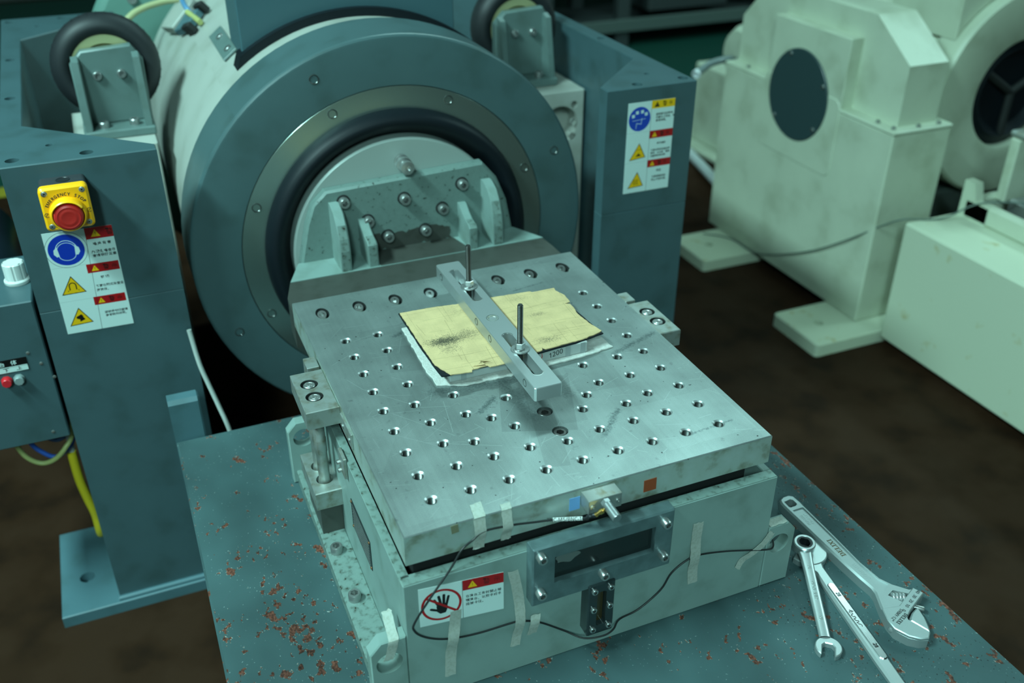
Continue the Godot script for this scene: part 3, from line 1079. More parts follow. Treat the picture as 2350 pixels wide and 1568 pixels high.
func shaker() -> void:
	var t := thing("vibration_shaker", "large blue-green and beige round vibration shaker drum between the two support frames", "machine", Vector3(0, FL, -1.0))
	part(ringed([[0.30, -1.56], [0.352, -1.55], [0.366, -1.53], [0.366, -0.66], [0.36, -0.655], [0.2, -0.655]]), "drum", M.drum, t)
	part(ringed([[0.36, -0.66], [0.378, -0.66], [0.381, -0.657], [0.381, -0.5315], [0.3795, -0.528], [0.3765, -0.5258], [0.373, -0.525], [0.2935, -0.525], [0.2935, -0.535]]), "front_flange", M.teal_face, t)
	part(ringed([[0.2925, -0.54], [0.2925, -0.5262], [0.2915, -0.5252], [0.2525, -0.5252], [0.2515, -0.5262], [0.2515, -0.545]]), "trim_ring", M.silver, t, "silver trim ring")
	part(ringed([[0.2525, -0.545], [0.2525, -0.526], [0.2515, -0.514], [0.2480, -0.504], [0.2425, -0.4975], [0.2355, -0.4955], [0.2285, -0.4975], [0.2225, -0.503], [0.2175, -0.511], [0.2130, -0.520], [0.2085, -0.528], [0.2045, -0.535]], 0.7), "rubber_seal", M.rubber, t)
	part(ringed([[0.0, -0.56], [0.2035, -0.56], [0.2055, -0.545], [0.2055, -0.504], [0.2025, -0.500], [0.0, -0.500]]), "armature_head", mat("pale_armature_metal", lin(0.33, 0.385, 0.365), 0.4, 0.1), t)
	part(ringed([[0.35, -1.62], [0.50, -1.62], [0.51, -1.615], [0.512, -1.60], [0.505, -1.585], [0.49, -1.578], [0.30, -1.575], [0.30, -1.56]]), "rear_cover", M.rear, t, "pale sea-green rear disc with a light rim")
	var b := MB.new()
	b.x = Transform3D(BZ, Vector3(0, -0.027, 0))
	b.lathe([[0.0, -1.61], [0.30, -1.61], [0.30, -1.56], [0.0, -1.56]], 48)
	part(b, "rear_core", M.pit, t)
	# countersunk flange screws
	var me := MB.new()
	me.lathe([[0.0085, 0.0], [0.0085, 0.0012], [0.0075, 0.0014], [0.006, -0.0005], [0.0038, -0.0005], [0.0035, -0.004], [0.0, -0.004]], 20)
	var ms := me.mesh(Vector3.ZERO)
	for k in 8:
		var a := deg_to_rad(67.5 + 45 * k)
		if k % 2 == 1:
			inst(ms, "flange_screw", M.hole, t, along(Vector3(0, 0, 1), Vector3(0.345 * cos(a), -0.027 + 0.345 * sin(a), -0.5252)))
		inst(ms, "ring_screw", M.hole, t, along(Vector3(0, 0, 1), Vector3(0.277 * cos(a), -0.027 + 0.277 * sin(a), -0.5254)))
	inst(cap_screw(0.012, 0.010), "rear_screw", M.steel, t, along(Vector3(0, 0, 1), Vector3(-0.353, 0.244, -1.577)))
	# eyebolt stub on the armature
	var st := MB.new()
	st.x = along(Vector3(0, 0, 1), Vector3(0.004, 0.137, -0.498))
	st.lathe([[0.013, 0.0], [0.013, 0.004], [0.009, 0.005], [0.009, 0.013], [0.0135, 0.014], [0.0135, 0.022], [0.0085, 0.023], [0.0085, 0.031], [0.012, 0.032], [0.012, 0.040], [0.005, 0.041], [0.0045, 0.036], [0.0, 0.036]], 24)
	part(st, "armature_stud", M.steel, t)
	# box over the drum
	t = thing("cover_box", "dark blue sheet-metal cover box straddling the top of the beige drum", "cover", Vector3(0, 0.35, -0.95))
	b = MB.new()
	b.x = Transform3D(BZ, Vector3.ZERO)
	var p := PackedVector2Array()
	for i in 21:
		var a := lerpf(acos(-0.212 / 0.374), acos(0.206 / 0.374), i / 20.0)
		p.append(Vector2(0.374 * cos(a), -0.027 + 0.374 * sin(a)))
	p.append(Vector2(0.206, 0.43))
	p.append(Vector2(-0.212, 0.43))
	b.prism(p, -0.90, -0.762, [], 0.002)
	part(b, "box_body", M.blue, t)
	b = MB.new()
	b.x = Transform3D(BZ, Vector3.ZERO)
	p = PackedVector2Array()
	for i in 25:
		var a := lerpf(2.24, 0.86, i / 24.0)
		p.append(Vector2(0.3665 * cos(a), -0.027 + 0.3665 * sin(a)))
	for i in 25:
		var a := lerpf(0.90, 2.18, i / 24.0)
		p.append(Vector2(0.3815 * cos(a), -0.027 + 0.3815 * sin(a)))
	b.prism(p, -0.79, -0.745)
	part(b, "rubber_strip", M.rubber, t)
	b = MB.new()
	b.x = Transform3D(Basis(Vector3(0, 0, 1), 0.66), Vector3(-0.222, 0.2650, -0.94))
	b.box(Vector3(0.0, 0.003, 0.0), Vector3(0.034, 0.005, 0.20), 0.001)
	part(b, "side_flange", M.bracket, t)
	for z in [-0.872, -0.975]:
		inst(cap_screw(0.008, 0.006, 0.5), "flange_bolt", M.dark_steel, t, along(Vector3(-0.613, 0.79, 0), Vector3(-0.222, 0.2700, z)))
	# cable clamp on the drum
	t = thing("cable_clamp", "small ivory hinged cable clamp bolted to the beige drum near the top left", "clamp", Vector3(-0.25, 0.24, -1.25))
	var cb := Basis(Vector3(0, 0, 1), 0.75)
	b = MB.new()
	b.x = Transform3D(cb * Basis(Vector3.UP, 0.25), Vector3(-0.256, 0.236, -1.33))
	b.box(Vector3(0.0, 0.012, 0.0), Vector3(0.085, 0.022, 0.10), 0.002)
	part(b, "clamp_plate", M.drum, t)
	b = MB.new()
	b.x = Transform3D(cb * Basis(Vector3.UP, 0.5), Vector3(-0.250, 0.243, -1.23))
	b.box(Vector3(0.0, 0.010, 0.0), Vector3(0.050, 0.018, 0.07), 0.002)
	part(b, "hinge_block", M.teal_light, t)
	for q in [Vector3(-0.030, 0.012, 0.045), Vector3(0.034, 0.012, 0.03)]:
		b = MB.new()
		b.x = Transform3D(cb * Basis(Vector3.UP, 0.5), Vector3(-0.250, 0.243, -1.23))
		b.box(q, Vector3(0.014, 0.026, 0.034), 0.002)
		part(b, "clamp_jaw", M.pit, t)
	wire("wire", [Vector3(-0.262, 0.350, -1.28), Vector3(-0.261, 0.320, -1.27), Vector3(-0.259, 0.288, -1.265), Vector3(-0.251, 0.270, -1.255), Vector3(-0.246, 0.266, -1.23), Vector3(-0.240, 0.262, -1.20)], 0.0055, mat("light_blue_wire", lin(0.10, 0.28, 0.50), 0.4), "light blue wire running into the cable clamp on the drum")
	wire("wire", [Vector3(-0.256, 0.272, -1.235), Vector3(-0.246, 0.266, -1.205), Vector3(-0.238, 0.262, -1.165)], 0.0065, M.earth_wire, "short yellow-green wire stub in the cable clamp on the drum")
	wire("hose", [Vector3(-0.46, 0.12, -1.36), Vector3(-0.43, 0.185, -1.375), Vector3(-0.377, 0.234, -1.40), Vector3(-0.341, 0.250, -1.42), Vector3(-0.29, 0.258, -1.44), Vector3(-0.24, 0.264, -1.44), Vector3(-0.189, 0.302, -1.42), Vector3(-0.14, 0.335, -1.40), Vector3(-0.06, 0.365, -1.38)], 0.0075, mat("pale_yellow_hose", lin(0.42, 0.43, 0.23), 0.5), "pale yellow hose curving from the left tyre over the top of the drum")

func trunnion_wheels() -> void:
	for s: float in [-1.0, 1.0]:
		var cx: float = 0.447 * s - (0.004 if s > 0 else 0.0)
		var side := "left" if s < 0 else "right"
		# bearing block below the wheel
		var t := thing("bearing_block", "beige steel bearing block inside the %s support frame" % side, "bearing", Vector3(cx, FL, -0.95))
		var b := MB.new()
		b.x = Transform3D(BZ, Vector3.ZERO)
		var bx0 := -0.535 if s < 0 else 0.395
		var bx1 := -0.385 if s < 0 else 0.553
		b.prism(V2([bx0, -0.5, bx1, -0.5, bx1, 0.108, bx0, 0.108]), -1.12, -0.86, [hole(circle(Vector2(0.493 * s, 0.03), 0.045, 28), 0.05), hole(circle(Vector2(0.528 * s, 0.075), 0.0085, 14), 0.02), hole(circle(Vector2(0.527 * s, 0.035), 0.0075, 14), 0.004), hole(circle(Vector2(0.526 * s, 0.0), 0.0085, 14), 0.02), hole(circle(Vector2(0.52 * s, -0.075), 0.016, 14), 0.02)], 0.002)
		part(b, "block_body", M.drum, t)
		b = MB.new()
		b.box(Vector3(cx, -0.6, -1.0), Vector3(0.12, 0.19, 0.2))
		part(b, "pillar", M.pit, t)
		t = thing("wheel_bracket", "pale blue-green ribbed steel bracket in front of the %s tyre" % side, "bracket", Vector3(cx, 0.108, -0.95))
		b = MB.new()
		b.box(Vector3(cx, 0.1165, -0.955), Vector3(0.135, 0.018, 0.085), 0.003)
		part(b, "bracket_base", M.bracket, t)
		b = MB.new()
		b.x = Transform3D(BZ, Vector3.ZERO)
		b.prism(V2([cx - 0.066, 0.125, cx - 0.067, 0.245, cx - 0.043, 0.270, cx + 0.050, 0.275, cx + 0.069, 0.245, cx + 0.067, 0.125]), -0.985, -0.965, [], 0.003)
		part(b, "bracket_plate", M.bracket, t)
		for x in [-0.056, 0.056]:
			b = MB.new()
			b.x = Transform3D(BX, Vector3.ZERO)
			b.prism(V2([-0.966, 0.125, -0.966, 0.262, -0.945, 0.255, -0.918, 0.128, -0.918, 0.125]), cx + x - 0.007, cx + x + 0.007, [], 0.002)
			part(b, "rib", M.bracket, t)
		for x in [-0.021, 0.024]:
			inst(cap_screw(0.0085, 0.009), "cap_screw", M.dark_steel, t, along(Vector3(0, 0, 1), Vector3(cx + x, 0.222, -0.965)))
		for x in [-0.028, 0.03]:
			inst(cap_screw(0.010, 0.012), "cap_screw", M.dark_steel, t, Transform3D(Basis(), Vector3(cx + x, 0.1255, -0.938)))
		# the tyre
		t = thing("castor", "black rubber-tyred wheel with brass hub behind the %s ribbed bracket" % side, "wheel", Vector3(cx, 0.225, -1.03))
		var pr := []
		for k in 21:
			var a := lerpf(-2.7, 2.7, k / 20.0)
			pr.append([0.0805 + 0.0235 * cos(a), 0.03 * sin(a) * 1.1])
		b = MB.new()
		b.x = Transform3D(BZ, Vector3(cx, 0.226, -1.02))
		b.lathe(pr, 64)
		part(b, "tread", M.tyre, t)
		b = MB.new()
		for k in 40:
			var a := TAU * k / 40.0
			b.x = Transform3D(Basis(Vector3(0, 0, 1), a), Vector3(cx, 0.226, -1.02))
			b.box(Vector3(0.1035, 0, 0), Vector3(0.0012, 0.0012, 0.022))
		part(b, "tread_ribs", M.tyre, t)
		b = MB.new()
		b.x = Transform3D(BZ, Vector3(cx, 0.226, -1.02))
		b.lathe([[0.0, -0.024], [0.05, -0.024], [0.06, 0.012], [0.070, 0.020], [0.066, 0.028], [0.05, 0.028], [0.045, 0.02], [0.0, 0.02]], 48)
		part(b, "hub", M.hub, t, "yellowish brass hub")

# ---------------------------------------------------------------- base block, trough, drive bracket, plate
func base_block() -> void:
	var t := thing("bench_block", "blue-green steel block with red-brown paint chips, carrying the oil trough and the wrenches", "bench", Vector3(0, FL, 0.28))
	var b := MB.new()
	b.uvs = func(p: Vector3, f: Vector3): return Vector2((p.x + 0.49) / 0.98, (p.z + 0.37) / 1.3) if f.y > absf(f.x) + absf(f.z) else Vector2((p.z + 0.37) / 1.3, -p.y / 1.3)
	b.prism(V2([-0.467, -0.365, 0.476, -0.365, 0.488, 0.92, -0.467, 0.92]), -0.60, -0.26, [], 0.003)
	part(b, "base_body", M.base, t)
	b = MB.new()
	b.box(Vector3(0, (FL - 0.6) / 2, 0.28), Vector3(0.8, -0.6 - FL, 1.14))
	part(b, "plinth", M.pit, t)

func lug(x0: float, x1: float, top: float, hx: float, hy: float, z0: float, z1: float, out: float) -> MB:
	var b := MB.new()
	b.x = Transform3D(BZ, Vector3.ZERO)
	var p: PackedVector2Array
	if out < 0:
		p = V2([x0, -0.259, x1, -0.259, x1, top, x0 + 0.014, top, x0, top - 0.016])
	else:
		p = V2([x0, -0.259, x1, -0.259, x1, top - 0.016, x1 - 0.014, top, x0, top])
	b.prism(p, z0, z1, [hole(circle(Vector2(hx, hy), 0.0165, 28))], 0.0015)
	return b

func trough() -> void:
	var t := thing("oil_trough", "pale green steel oil trough with a window under the slip plate", "trough", Vector3(0, -0.26, 0.06))
	var b := MB.new()
	b.box(Vector3(0, -0.16, 0.3055), Vector3(0.518, 0.2, 0.017), 0.0012)
	part(b, "trough_wall", M.pale, t)
	b = MB.new()
	b.box(Vector3(-0.253, -0.16, 0.054), Vector3(0.012, 0.2, 0.486), 0.0012)
	part(b, "trough_wall", M.pale, t)
	b = MB.new()
	b.box(Vector3(0.253, -0.16, 0.054), Vector3(0.012, 0.2, 0.486), 0.0012)
	part(b, "trough_wall", M.pale, t)
	b = MB.new()
	b.box(Vector3(0, -0.16, -0.181), Vector3(0.494, 0.2, 0.016), 0.0012)
	part(b, "trough_wall", M.pale, t)
	b = MB.new()
	b.box(Vector3(0, -0.15, 0.054), Vector3(0.494, 0.02, 0.48))
	part(b, "oil_pan", M.pit, t)
	b = MB.new()
	b.box(Vector3(-0.003, -0.097, 0.05), Vector3(0.47, 0.086, 0.46), 0.002)
	part(b, "granite_slab", M.pit, t)
	b = MB.new()
	b.box(Vector3(-0.253, -0.0596, 0.062), Vector3(0.0115, 0.0012, 0.48), 0.0004)
	b.box(Vector3(0.0, -0.0596, 0.3055), Vector3(0.515, 0.0012, 0.0155), 0.0004)
	part(b, "rim", M.chipped, t, "chipped and dirty trough rim")
	for s: float in [-1.0, 1.0]:
		b = MB.new()
		b.box(Vector3(0.277 * s, -0.2475, 0.055), Vector3(0.038, 0.025, 0.49), 0.002)
		part(b, "flange", M.chipped, t)
		for z in [0.037, 0.138, 0.236]:
			inst(cap_screw(0.0088, 0.012, 0.6), "cap_screw", M.dark_steel, t, Transform3D(Basis(Vector3.UP, z * 9.0), Vector3(0.2825 * s, -0.235, z)))
	part(lug(-0.305, -0.2595, -0.139, -0.282, -0.175, 0.297, 0.3145, -1), "lifting_lug", M.pale, t)
	part(lug(0.2595, 0.306, -0.150, 0.280, -0.184, 0.297, 0.3145, 1), "lifting_lug", M.pale, t)
	part(lug(-0.302, -0.2595, -0.144, -0.278, -0.174, -0.190, -0.173, -1), "lifting_lug", M.pale, t)
	# window
	b = MB.new()
	b.x = Transform3D(BZ, Vector3.ZERO)
	b.prism(rounded(-0.104, -0.139, 0.091, -0.046, 0.002, 2), 0.3135, 0.331, [hole(V2([-0.0745, -0.1085, 0.0645, -0.1085, 0.0645, -0.0665, -0.0745, -0.0665]), 0.010)], 0.002)
	var fr := part(b, "window_frame", tinted("window_frame_steel", lin(0.13, 0.20, 0.21), 0.4, 0.35, ramp_tex(71, 0.02, [[0.0, Color(0.8, 0.8, 0.8)], [1.0, Color(1, 1, 1)]], 256), 6.0), t)
	b = MB.new()
	b.box(Vector3(-0.005, -0.0875, 0.3225), Vector3(0.138, 0.041, 0.002))
	var gm := mat("dark_window_glass", lin(0.012, 0.018, 0.018), 0.15)
	part(b, "glass_pane", gm, fr)
	b = MB.new()
	var g := PackedVector2Array()
	for k in 28:
		var a := TAU * k / 28
		g.append(Vector2(-0.055 + (0.016 + 0.003 * sin(3 * a + 1)) * cos(a), -0.0795 + (0.0075 + 0.0018 * sin(4 * a)) * sin(a)))
	b.x = Transform3D(BZ, Vector3.ZERO)
	b.prism(g, 0.3236, 0.3240)
	part(b, "oil_film", mat("milky_oil_film", lin(0.10, 0.125, 0.12), 0.5), fr, "milky patch on the glass")
	for p in [Vector2(-0.094, -0.0575), Vector2(0.0755, -0.0605), Vector2(0.0765, -0.1155), Vector2(-0.094, -0.1155), Vector2(-0.0085, -0.1155)]:
		inst(cap_screw(0.0062, 0.0105), "cap_screw", M.steel, t, along(Vector3(0, 0, 1), Vector3(p.x, p.y, 0.331)))
	# sight gauge
	b = MB.new()
	b.x = Transform3D(BZ, Vector3.ZERO)
	b.prism(rounded(-0.027, -0.220, 0.0105, -0.132, 0.002, 2), 0.3145, 0.334, [hole(rounded(-0.0145, -0.205, -0.0015, -0.146, 0.004, 3), 0.012)], 0.0015)
	var gb := part(b, "gauge_body", mat("smoked_gauge_body", lin(0.02, 0.03, 0.032), 0.12), t)
	b = MB.new()
	b.box(Vector3(-0.008, -0.1755, 0.3245), Vector3(0.012, 0.058, 0.003))
	part(b, "gauge_tube", mat("amber_oil", lin(0.035, 0.028, 0.012), 0.2), gb)
	for p in [Vector2(-0.0195, -0.1415), Vector2(0.0035, -0.1415), Vector2(-0.0195, -0.1735), Vector2(0.0035, -0.1735), Vector2(-0.0195, -0.2085), Vector2(0.0035, -0.2085)]:
		inst(cap_screw(0.0042, 0.0035), "cap_screw", M.steel, t, along(Vector3(0, 0, 1), Vector3(p.x, p.y, 0.334)))
	# nameplate on the left wall
	b = MB.new()
	b.box(Vector3(-0.2594, -0.145, 0.114), Vector3(0.0012, 0.05, 0.096))
	var np := part(b, "name_plate", mat("dark_name_plate", lin(0.03, 0.04, 0.042), 0.4, 0.5), t)
	b = MB.new()
	for k in 9:
		b.box(Vector3(-0.2602, -0.126 - 0.0048 * k, 0.114), Vector3(0.0006, 0.0008, 0.084))
	part(b, "name_plate_rule", M.steel, np)
	for q in [[-0.123, 0.069], [-0.123, 0.159], [-0.167, 0.069], [-0.167, 0.159]]:
		inst(cap_screw(0.002, 0.0012), "rivet", mat("brass_rivet", lin(0.4, 0.2, 0.1), 0.4, 0.8), t, along(Vector3(-1, 0, 0), Vector3(-0.26, q[0], q[1])))
	b = MB.new()
	b.box(Vector3(-0.2615, -0.071, 0.049), Vector3(0.005, 0.034, 0.030), 0.001)
	part(b, "stop_bracket", M.block, t)
	for q in [[-0.077, 0.036], [-0.088, 0.040]]:
		inst(cap_screw(0.0035, 0.004), "cap_screw", M.steel, t, along(Vector3(-1, 0, 0), Vector3(-0.264, q[0], q[1])))

func bracket() -> void:
	var t := thing("drive_bracket", "pale green ribbed casting that joins the drum to the back of the slip plate", "bracket", Vector3(0, -0.09, -0.4))
	var b := MB.new()
	b.prism(V2([-0.25, -0.301, 0.25, -0.301, 0.25, -0.375, 0.247, -0.4125, -0.232, -0.4125, -0.247, -0.36]), -0.085, -0.020, [], 0.0015)
	part(b, "machined_land", M.land, t, "greasy machined landing of the bracket")
	b = MB.new()
	b.prism(V2([-0.231, -0.4125, 0.247, -0.4125, 0.213, -0.480, -0.203, -0.480]), -0.085, -0.0195)
	part(b, "web", M.pale, t)
	b = MB.new()
	b.prism(V2([-0.068, -0.414, 0.104, -0.414, 0.09, -0.477, -0.078, -0.477]), -0.03, -0.0188)
	part(b, "pocket_floor", M.land, t, "greasy floor between the ribs")
	b = MB.new()
	b.x = Transform3D(BZ, Vector3.ZERO)
	b.prism(V2([-0.203, -0.085, -0.199, -0.027, -0.195, -0.010, -0.180, 0.051, -0.166, 0.086, -0.141, 0.108, 0.153, 0.120, 0.180, 0.088, 0.200, 0.040, 0.207, 0.005, 0.213, -0.027, 0.213, -0.085]), -0.4995, -0.478, [], 0.004)
	part(b, "face_plate", tinted("grease_stained_pale_paint", lin(0.155, 0.225, 0.208), 0.48, 0.0, ramp_tex(73, 0.05, [[0.0, Color(0.25, 0.25, 0.24)], [0.14, Color(0.45, 0.45, 0.42)], [0.2, Color(0.95, 0.95, 0.95)], [1.0, Color(1, 1, 1)]], 512, 4), 3.2), t)
	b = MB.new()
	b.x = Transform3D(BZ, Vector3.ZERO)
	b.prism(torn(V2([-0.072, -0.02, 0.088, -0.02, 0.085, 0.004, 0.05, 0.014, -0.02, 0.010, -0.06, 0.014, -0.070, 0.0]), 0.004, 0.0016, 33), -0.479, -0.4777)
	part(b, "grease_patch", M.land, t, "dark grease patch on the face plate")
	var outer := V2([-0.480, -0.02, -0.480, 0.088, -0.468, 0.088, -0.445, 0.079, -0.430, 0.062, -0.420, 0.040, -0.4155, 0.018, -0.4155, -0.02])
	var inner := V2([-0.480, -0.02, -0.480, 0.050, -0.470, 0.049, -0.456, 0.038, -0.440, 0.030, -0.423, 0.0265, -0.4165, 0.021, -0.4155, -0.02])
	for r in [[-0.139, -0.120, outer], [0.148, 0.168, outer], [-0.089, -0.071, inner], [0.101, 0.118, inner]]:
		b = MB.new()
		b.x = Transform3D(BX, Vector3.ZERO)
		b.prism(r[2], r[0], r[1], [], 0.0025)
		part(b, "rib", M.pale, t)
		b = MB.new()
		var pr: PackedVector2Array = r[2]
		for i in range(4, pr.size() - 1):      # bare, worn front edge of the rib
			var p := pr[i]
			var q := pr[i + 1]
			b.face(Vector3(r[0] + 0.002, p.y, p.x + 0.0004), Vector3(r[1] - 0.003, p.y, p.x + 0.0004), Vector3(r[1] - 0.003, q.y, q.x + 0.0004), Vector3(r[0] + 0.002, q.y, q.x + 0.0004), Vector3((r[0] + r[1]) / 2, 0, -0.48))
		part(b, "rib_edge", M.chipped, t)
	var me := cap_screw(0.0095, 0.0125)
	var wm := MB.new()
	wm.lathe([[0.0122, 0.0], [0.0122, 0.002], [0.0, 0.0022]], 24)
	var ws := wm.mesh(Vector3.ZERO)
	for p in [Vector2(-0.112, 0.086), Vector2(-0.001, 0.0745), Vector2(0.110, 0.086), Vector2(-0.071, 0.043), Vector2(0.0705, 0.044), Vector2(-0.036, 0.007), Vector2(0.0355, 0.007)]:
		inst(ws, "washer", M.pit, t, along(Vector3(0, 0, 1), Vector3(p.x, p.y, -0.478)))
		inst(me, "cap_screw", M.dark_steel, t, along(Vector3(0, 0, 1), Vector3(p.x, p.y, -0.476), p.x * 20.0))

func plate() -> void:
	var t := thing("slip_plate", "thick square aluminium slip plate drilled with rows of threaded holes", "plate", Vector3(0, -0.043, 0))
	var holes := []
	var spots := []
	for j in 9:
		spots.append(Vector2(0, j))
		spots.append(Vector2(8, j))
	for j in [0, 1, 2, 3, 5, 6, 7, 8]:
		spots.append(Vector2(1, j))
	for c in [[2, [2, 4, 5, 7, 8]], [3, [6, 7, 8]], [4, [8]], [5, [6, 7, 8]], [6, [4, 5, 7, 8]], [7, [5, 6, 7, 8]]]:
		for j in c[1]:
			spots.append(Vector2(c[0], j))
	for e in [Vector2(0.87, 4.04), Vector2(1.77, 6.23), Vector2(2.57, 5.42), Vector2(3.29, 4.69), Vector2(4, 7.14), Vector2(5.41, 5.42), Vector2(6.21, 6.22), Vector2(7.14, 3.98)]:
		spots.append(e)
	var bolts := [Vector2(4, 5.71), Vector2(4, 6.68)]
	var g := func(s: Vector2) -> Vector2: return Vector2((s.x - 4.0) * 0.05, (s.y - 3.0) * 0.05)
	for s in spots:
		holes.append(hole(circle(g.call(s), 0.0086, 24), 0.03, false))
	for s in bolts:
		holes.append(hole(circle(g.call(s), 0.0108, 28), 0.010))
	for k in 8:
		holes.append(hole(oval(Vector2(-0.2125 + 0.0602 * k, -0.2475), 0.0105, 0.0185, 28), 0.018, false))
	var b := MB.new()
	b.uvs = func(p: Vector3, f: Vector3): return Vector2((p.x + 0.25) / 0.5, (p.z + 0.3) / 0.6)
	b.prism(V2([-0.25, -0.30, 0.25, -0.30, 0.25, 0.30, -0.25, 0.30]), -0.0015, 0.0, holes, 0.0012, false)
	part(b, "top_face", M.plate, t)
	b = MB.new()
	b.side(V2([-0.25, -0.30, 0.25, -0.30, 0.25, 0.30, -0.25, 0.30]), V2([-0.25, -0.30, 0.25, -0.30, 0.25, 0.30, -0.25, 0.30]), -0.043, -0.0015)
	b.cover(V2([-0.25, -0.30, 0.25, -0.30, 0.25, 0.30, -0.25, 0.30]), -0.043, false, [])
	part(b, "plate_body", M.side, t)
	var th := threaded_hole(0.0082, 0.0064, 0.020)
	var ck := MB.new()
	ck.lathe([[0.0089, 0.0001], [0.0085, -0.0002], [0.0066, -0.0016]], 24)
	var cm := ck.mesh(Vector3.ZERO)
	for s in spots:
		var c: Vector2 = g.call(s)
		inst(th, "threaded_hole", M.hole, t, Transform3D(Basis(), Vector3(c.x, 0.0, c.y)))
		inst(cm, "countersink", M.chrome, t, Transform3D(Basis(), Vector3(c.x, 0.0, c.y)))
	var cs := cap_screw(0.0092, 0.008, 0.6)
	for s in bolts:
		var c: Vector2 = g.call(s)
		inst(cs, "cap_screw", M.rod, t, Transform3D(Basis(), Vector3(c.x, -0.0095, c.y)))
	var pk := MB.new()                       # slanting counterbores for the row of angled screws
	var pw := MB.new()
	var rings := []
	for k in 5:
		var f := k / 4.0
		rings.append(oval(Vector2(0, -0.006 * f), lerpf(0.0105, 0.0103, f), lerpf(0.0185, 0.0115, f), 28))
	for k in 4:
		for i in 28:
			var j := (i + 1) % 28
			var m: MB = pk if i > 1 and i < 12 else pw
			var q := [Vector3(rings[k][i].x, -0.004 * k, rings[k][i].y), Vector3(rings[k][j].x, -0.004 * k, rings[k][j].y), Vector3(rings[k + 1][j].x, -0.004 * (k + 1), rings[k + 1][j].y), Vector3(rings[k + 1][i].x, -0.004 * (k + 1), rings[k + 1][i].y)]
			var mid := Vector3(0, -0.002, -0.003)
			var nn: Vector3 = (q[1] - q[0]).cross(q[2] - q[0]).normalized()
			m.quad(q[0], q[1], q[2], q[3], nn if nn.dot(mid - q[0]) > 0 else -nn)
	pw.cover(rings[4], -0.016, true, [])
	var pm := pk.mesh(Vector3.ZERO)
	var pfm := pw.mesh(Vector3.ZERO)
	var cs2 := cap_screw(0.0080, 0.0115)
	for k in 8:
		var x := -0.2125 + 0.0602 * k
		inst(pm, "pocket_slope", M.side, t, Transform3D(Basis(), Vector3(x, 0.0, -0.2475)))
		inst(pfm, "pocket_wall", M.pit, t, Transform3D(Basis(), Vector3(x, 0.0, -0.2475)))
		inst(cs2, "cap_screw", M.steel, t, along(Vector3(0, 0.83, 0.55), Vector3(x, -0.0135, -0.2580), k * 0.7))
	b = MB.new()
	b.box(Vector3(-0.2515, -0.020, 0.048), Vector3(0.003, 0.024, 0.056), 0.0006)
	part(b, "side_clip", M.block, t)
	for z in [0.032, 0.066]:
		inst(cap_screw(0.003, 0.002), "screw", M.dark_steel, t, along(Vector3(-1, 0, 0), Vector3(-0.253, -0.022, z)))

func guides() -> void:
	for s: float in [-1.0, 1.0]:
		var t := thing("guide_bracket", ["worn steel guide block on two posts at the left edge of the slip plate", "worn steel guide block with two recessed bolts at the right edge of the slip plate"][0 if s < 0 else 1], "guide block", Vector3(0.275 * s, -0.235, -0.045))
		var b := MB.new()
		var x0 := minf(0.2505 * s, 0.297 * s) if s < 0 else 0.2505
		var x1 := maxf(0.2505 * s, 0.297 * s) if s < 0 else 0.290
		var cx := -0.2765 if s < 0 else 0.270
		b.prism(V2([x0, -0.095, x1, -0.095, x1, 0.009, x0, 0.009]), -0.033, -0.005, [hole(circle(Vector2(cx, -0.061), 0.0125, 28), 0.007), hole(circle(Vector2(cx, -0.0275), 0.0125, 28), 0.007)], 0.0012)
		part(b, "top_block", M.block, t)
		var w := MB.new()
		w.lathe([[0.0085, 0.0], [0.0085, 0.0055], [0.0075, 0.0066], [0.006, 0.0066], [0.0055, 0.006], [0.0045, 0.006], [0.004, 0.0066], [0.0018, 0.0066], [0.0015, 0.005], [0.0, 0.005]], 28)
		var wm := w.mesh(Vector3.ZERO)
		var an := MB.new()
		an.lathe([[0.0124, 0.0052], [0.0120, 0.0], [0.008, 0.0]], 28)
		var am := an.mesh(Vector3.ZERO)
		for z in [-0.061, -0.0275]:
			inst(am, "recess", M.pit, t, Transform3D(Basis(), Vector3(cx, -0.0112, z)))
			inst(wm, "post_bolt", M.dark_steel, t, Transform3D(Basis(), Vector3(cx, -0.012, z)))
			b = MB.new()
			b.x = Transform3D(Basis(), Vector3(cx, 0, z))
			b.lathe([[0.0085, -0.17], [0.0095, -0.158], [0.0095, -0.152], [0.0082, -0.146], [0.0082, -0.10], [0.0088, -0.099], [0.0088, -0.076], [0.0082, -0.075], [0.0082, -0.033]], 24)
			part(b, "post", M.block, t)
		b = MB.new()
		b.prism(V2([cx - 0.021, -0.10, cx + 0.021, -0.10, cx + 0.021, 0.003, cx - 0.021, 0.003]), -0.180, -0.150, [hole(circle(Vector2(cx, -0.061), 0.0125, 28), 0.012), hole(circle(Vector2(cx, -0.0275), 0.0125, 28), 0.012)], 0.0015)
		part(b, "bottom_block", M.block, t)
		b = MB.new()
		b.box(Vector3(cx + 0.001, -0.2075, -0.05), Vector3(0.032, 0.055, 0.085))
		part(b, "spacer", M.land, t)
		b = MB.new()
		b.box(Vector3(0.2615 * s, -0.018, -0.115), Vector3(0.018, 0.03, 0.03), 0.001)
		part(b, "end_clip", M.block, t)

# ---------------------------------------------------------------- the clamped sample
func torn(p: PackedVector2Array, step: float, amp: float, sd: int) -> PackedVector2Array:
	var r := RandomNumberGenerator.new()
	r.seed = sd
	var o := PackedVector2Array()
	for i in p.size():
		var a := p[i]
		var b := p[(i + 1) % p.size()]
		var k := maxi(1, int(a.distance_to(b) / step))
		for j in k:
			o.append(a.lerp(b, float(j) / k) + Vector2(r.randfn(), r.randfn()) * (amp if j > 0 else 0.0))
	return o

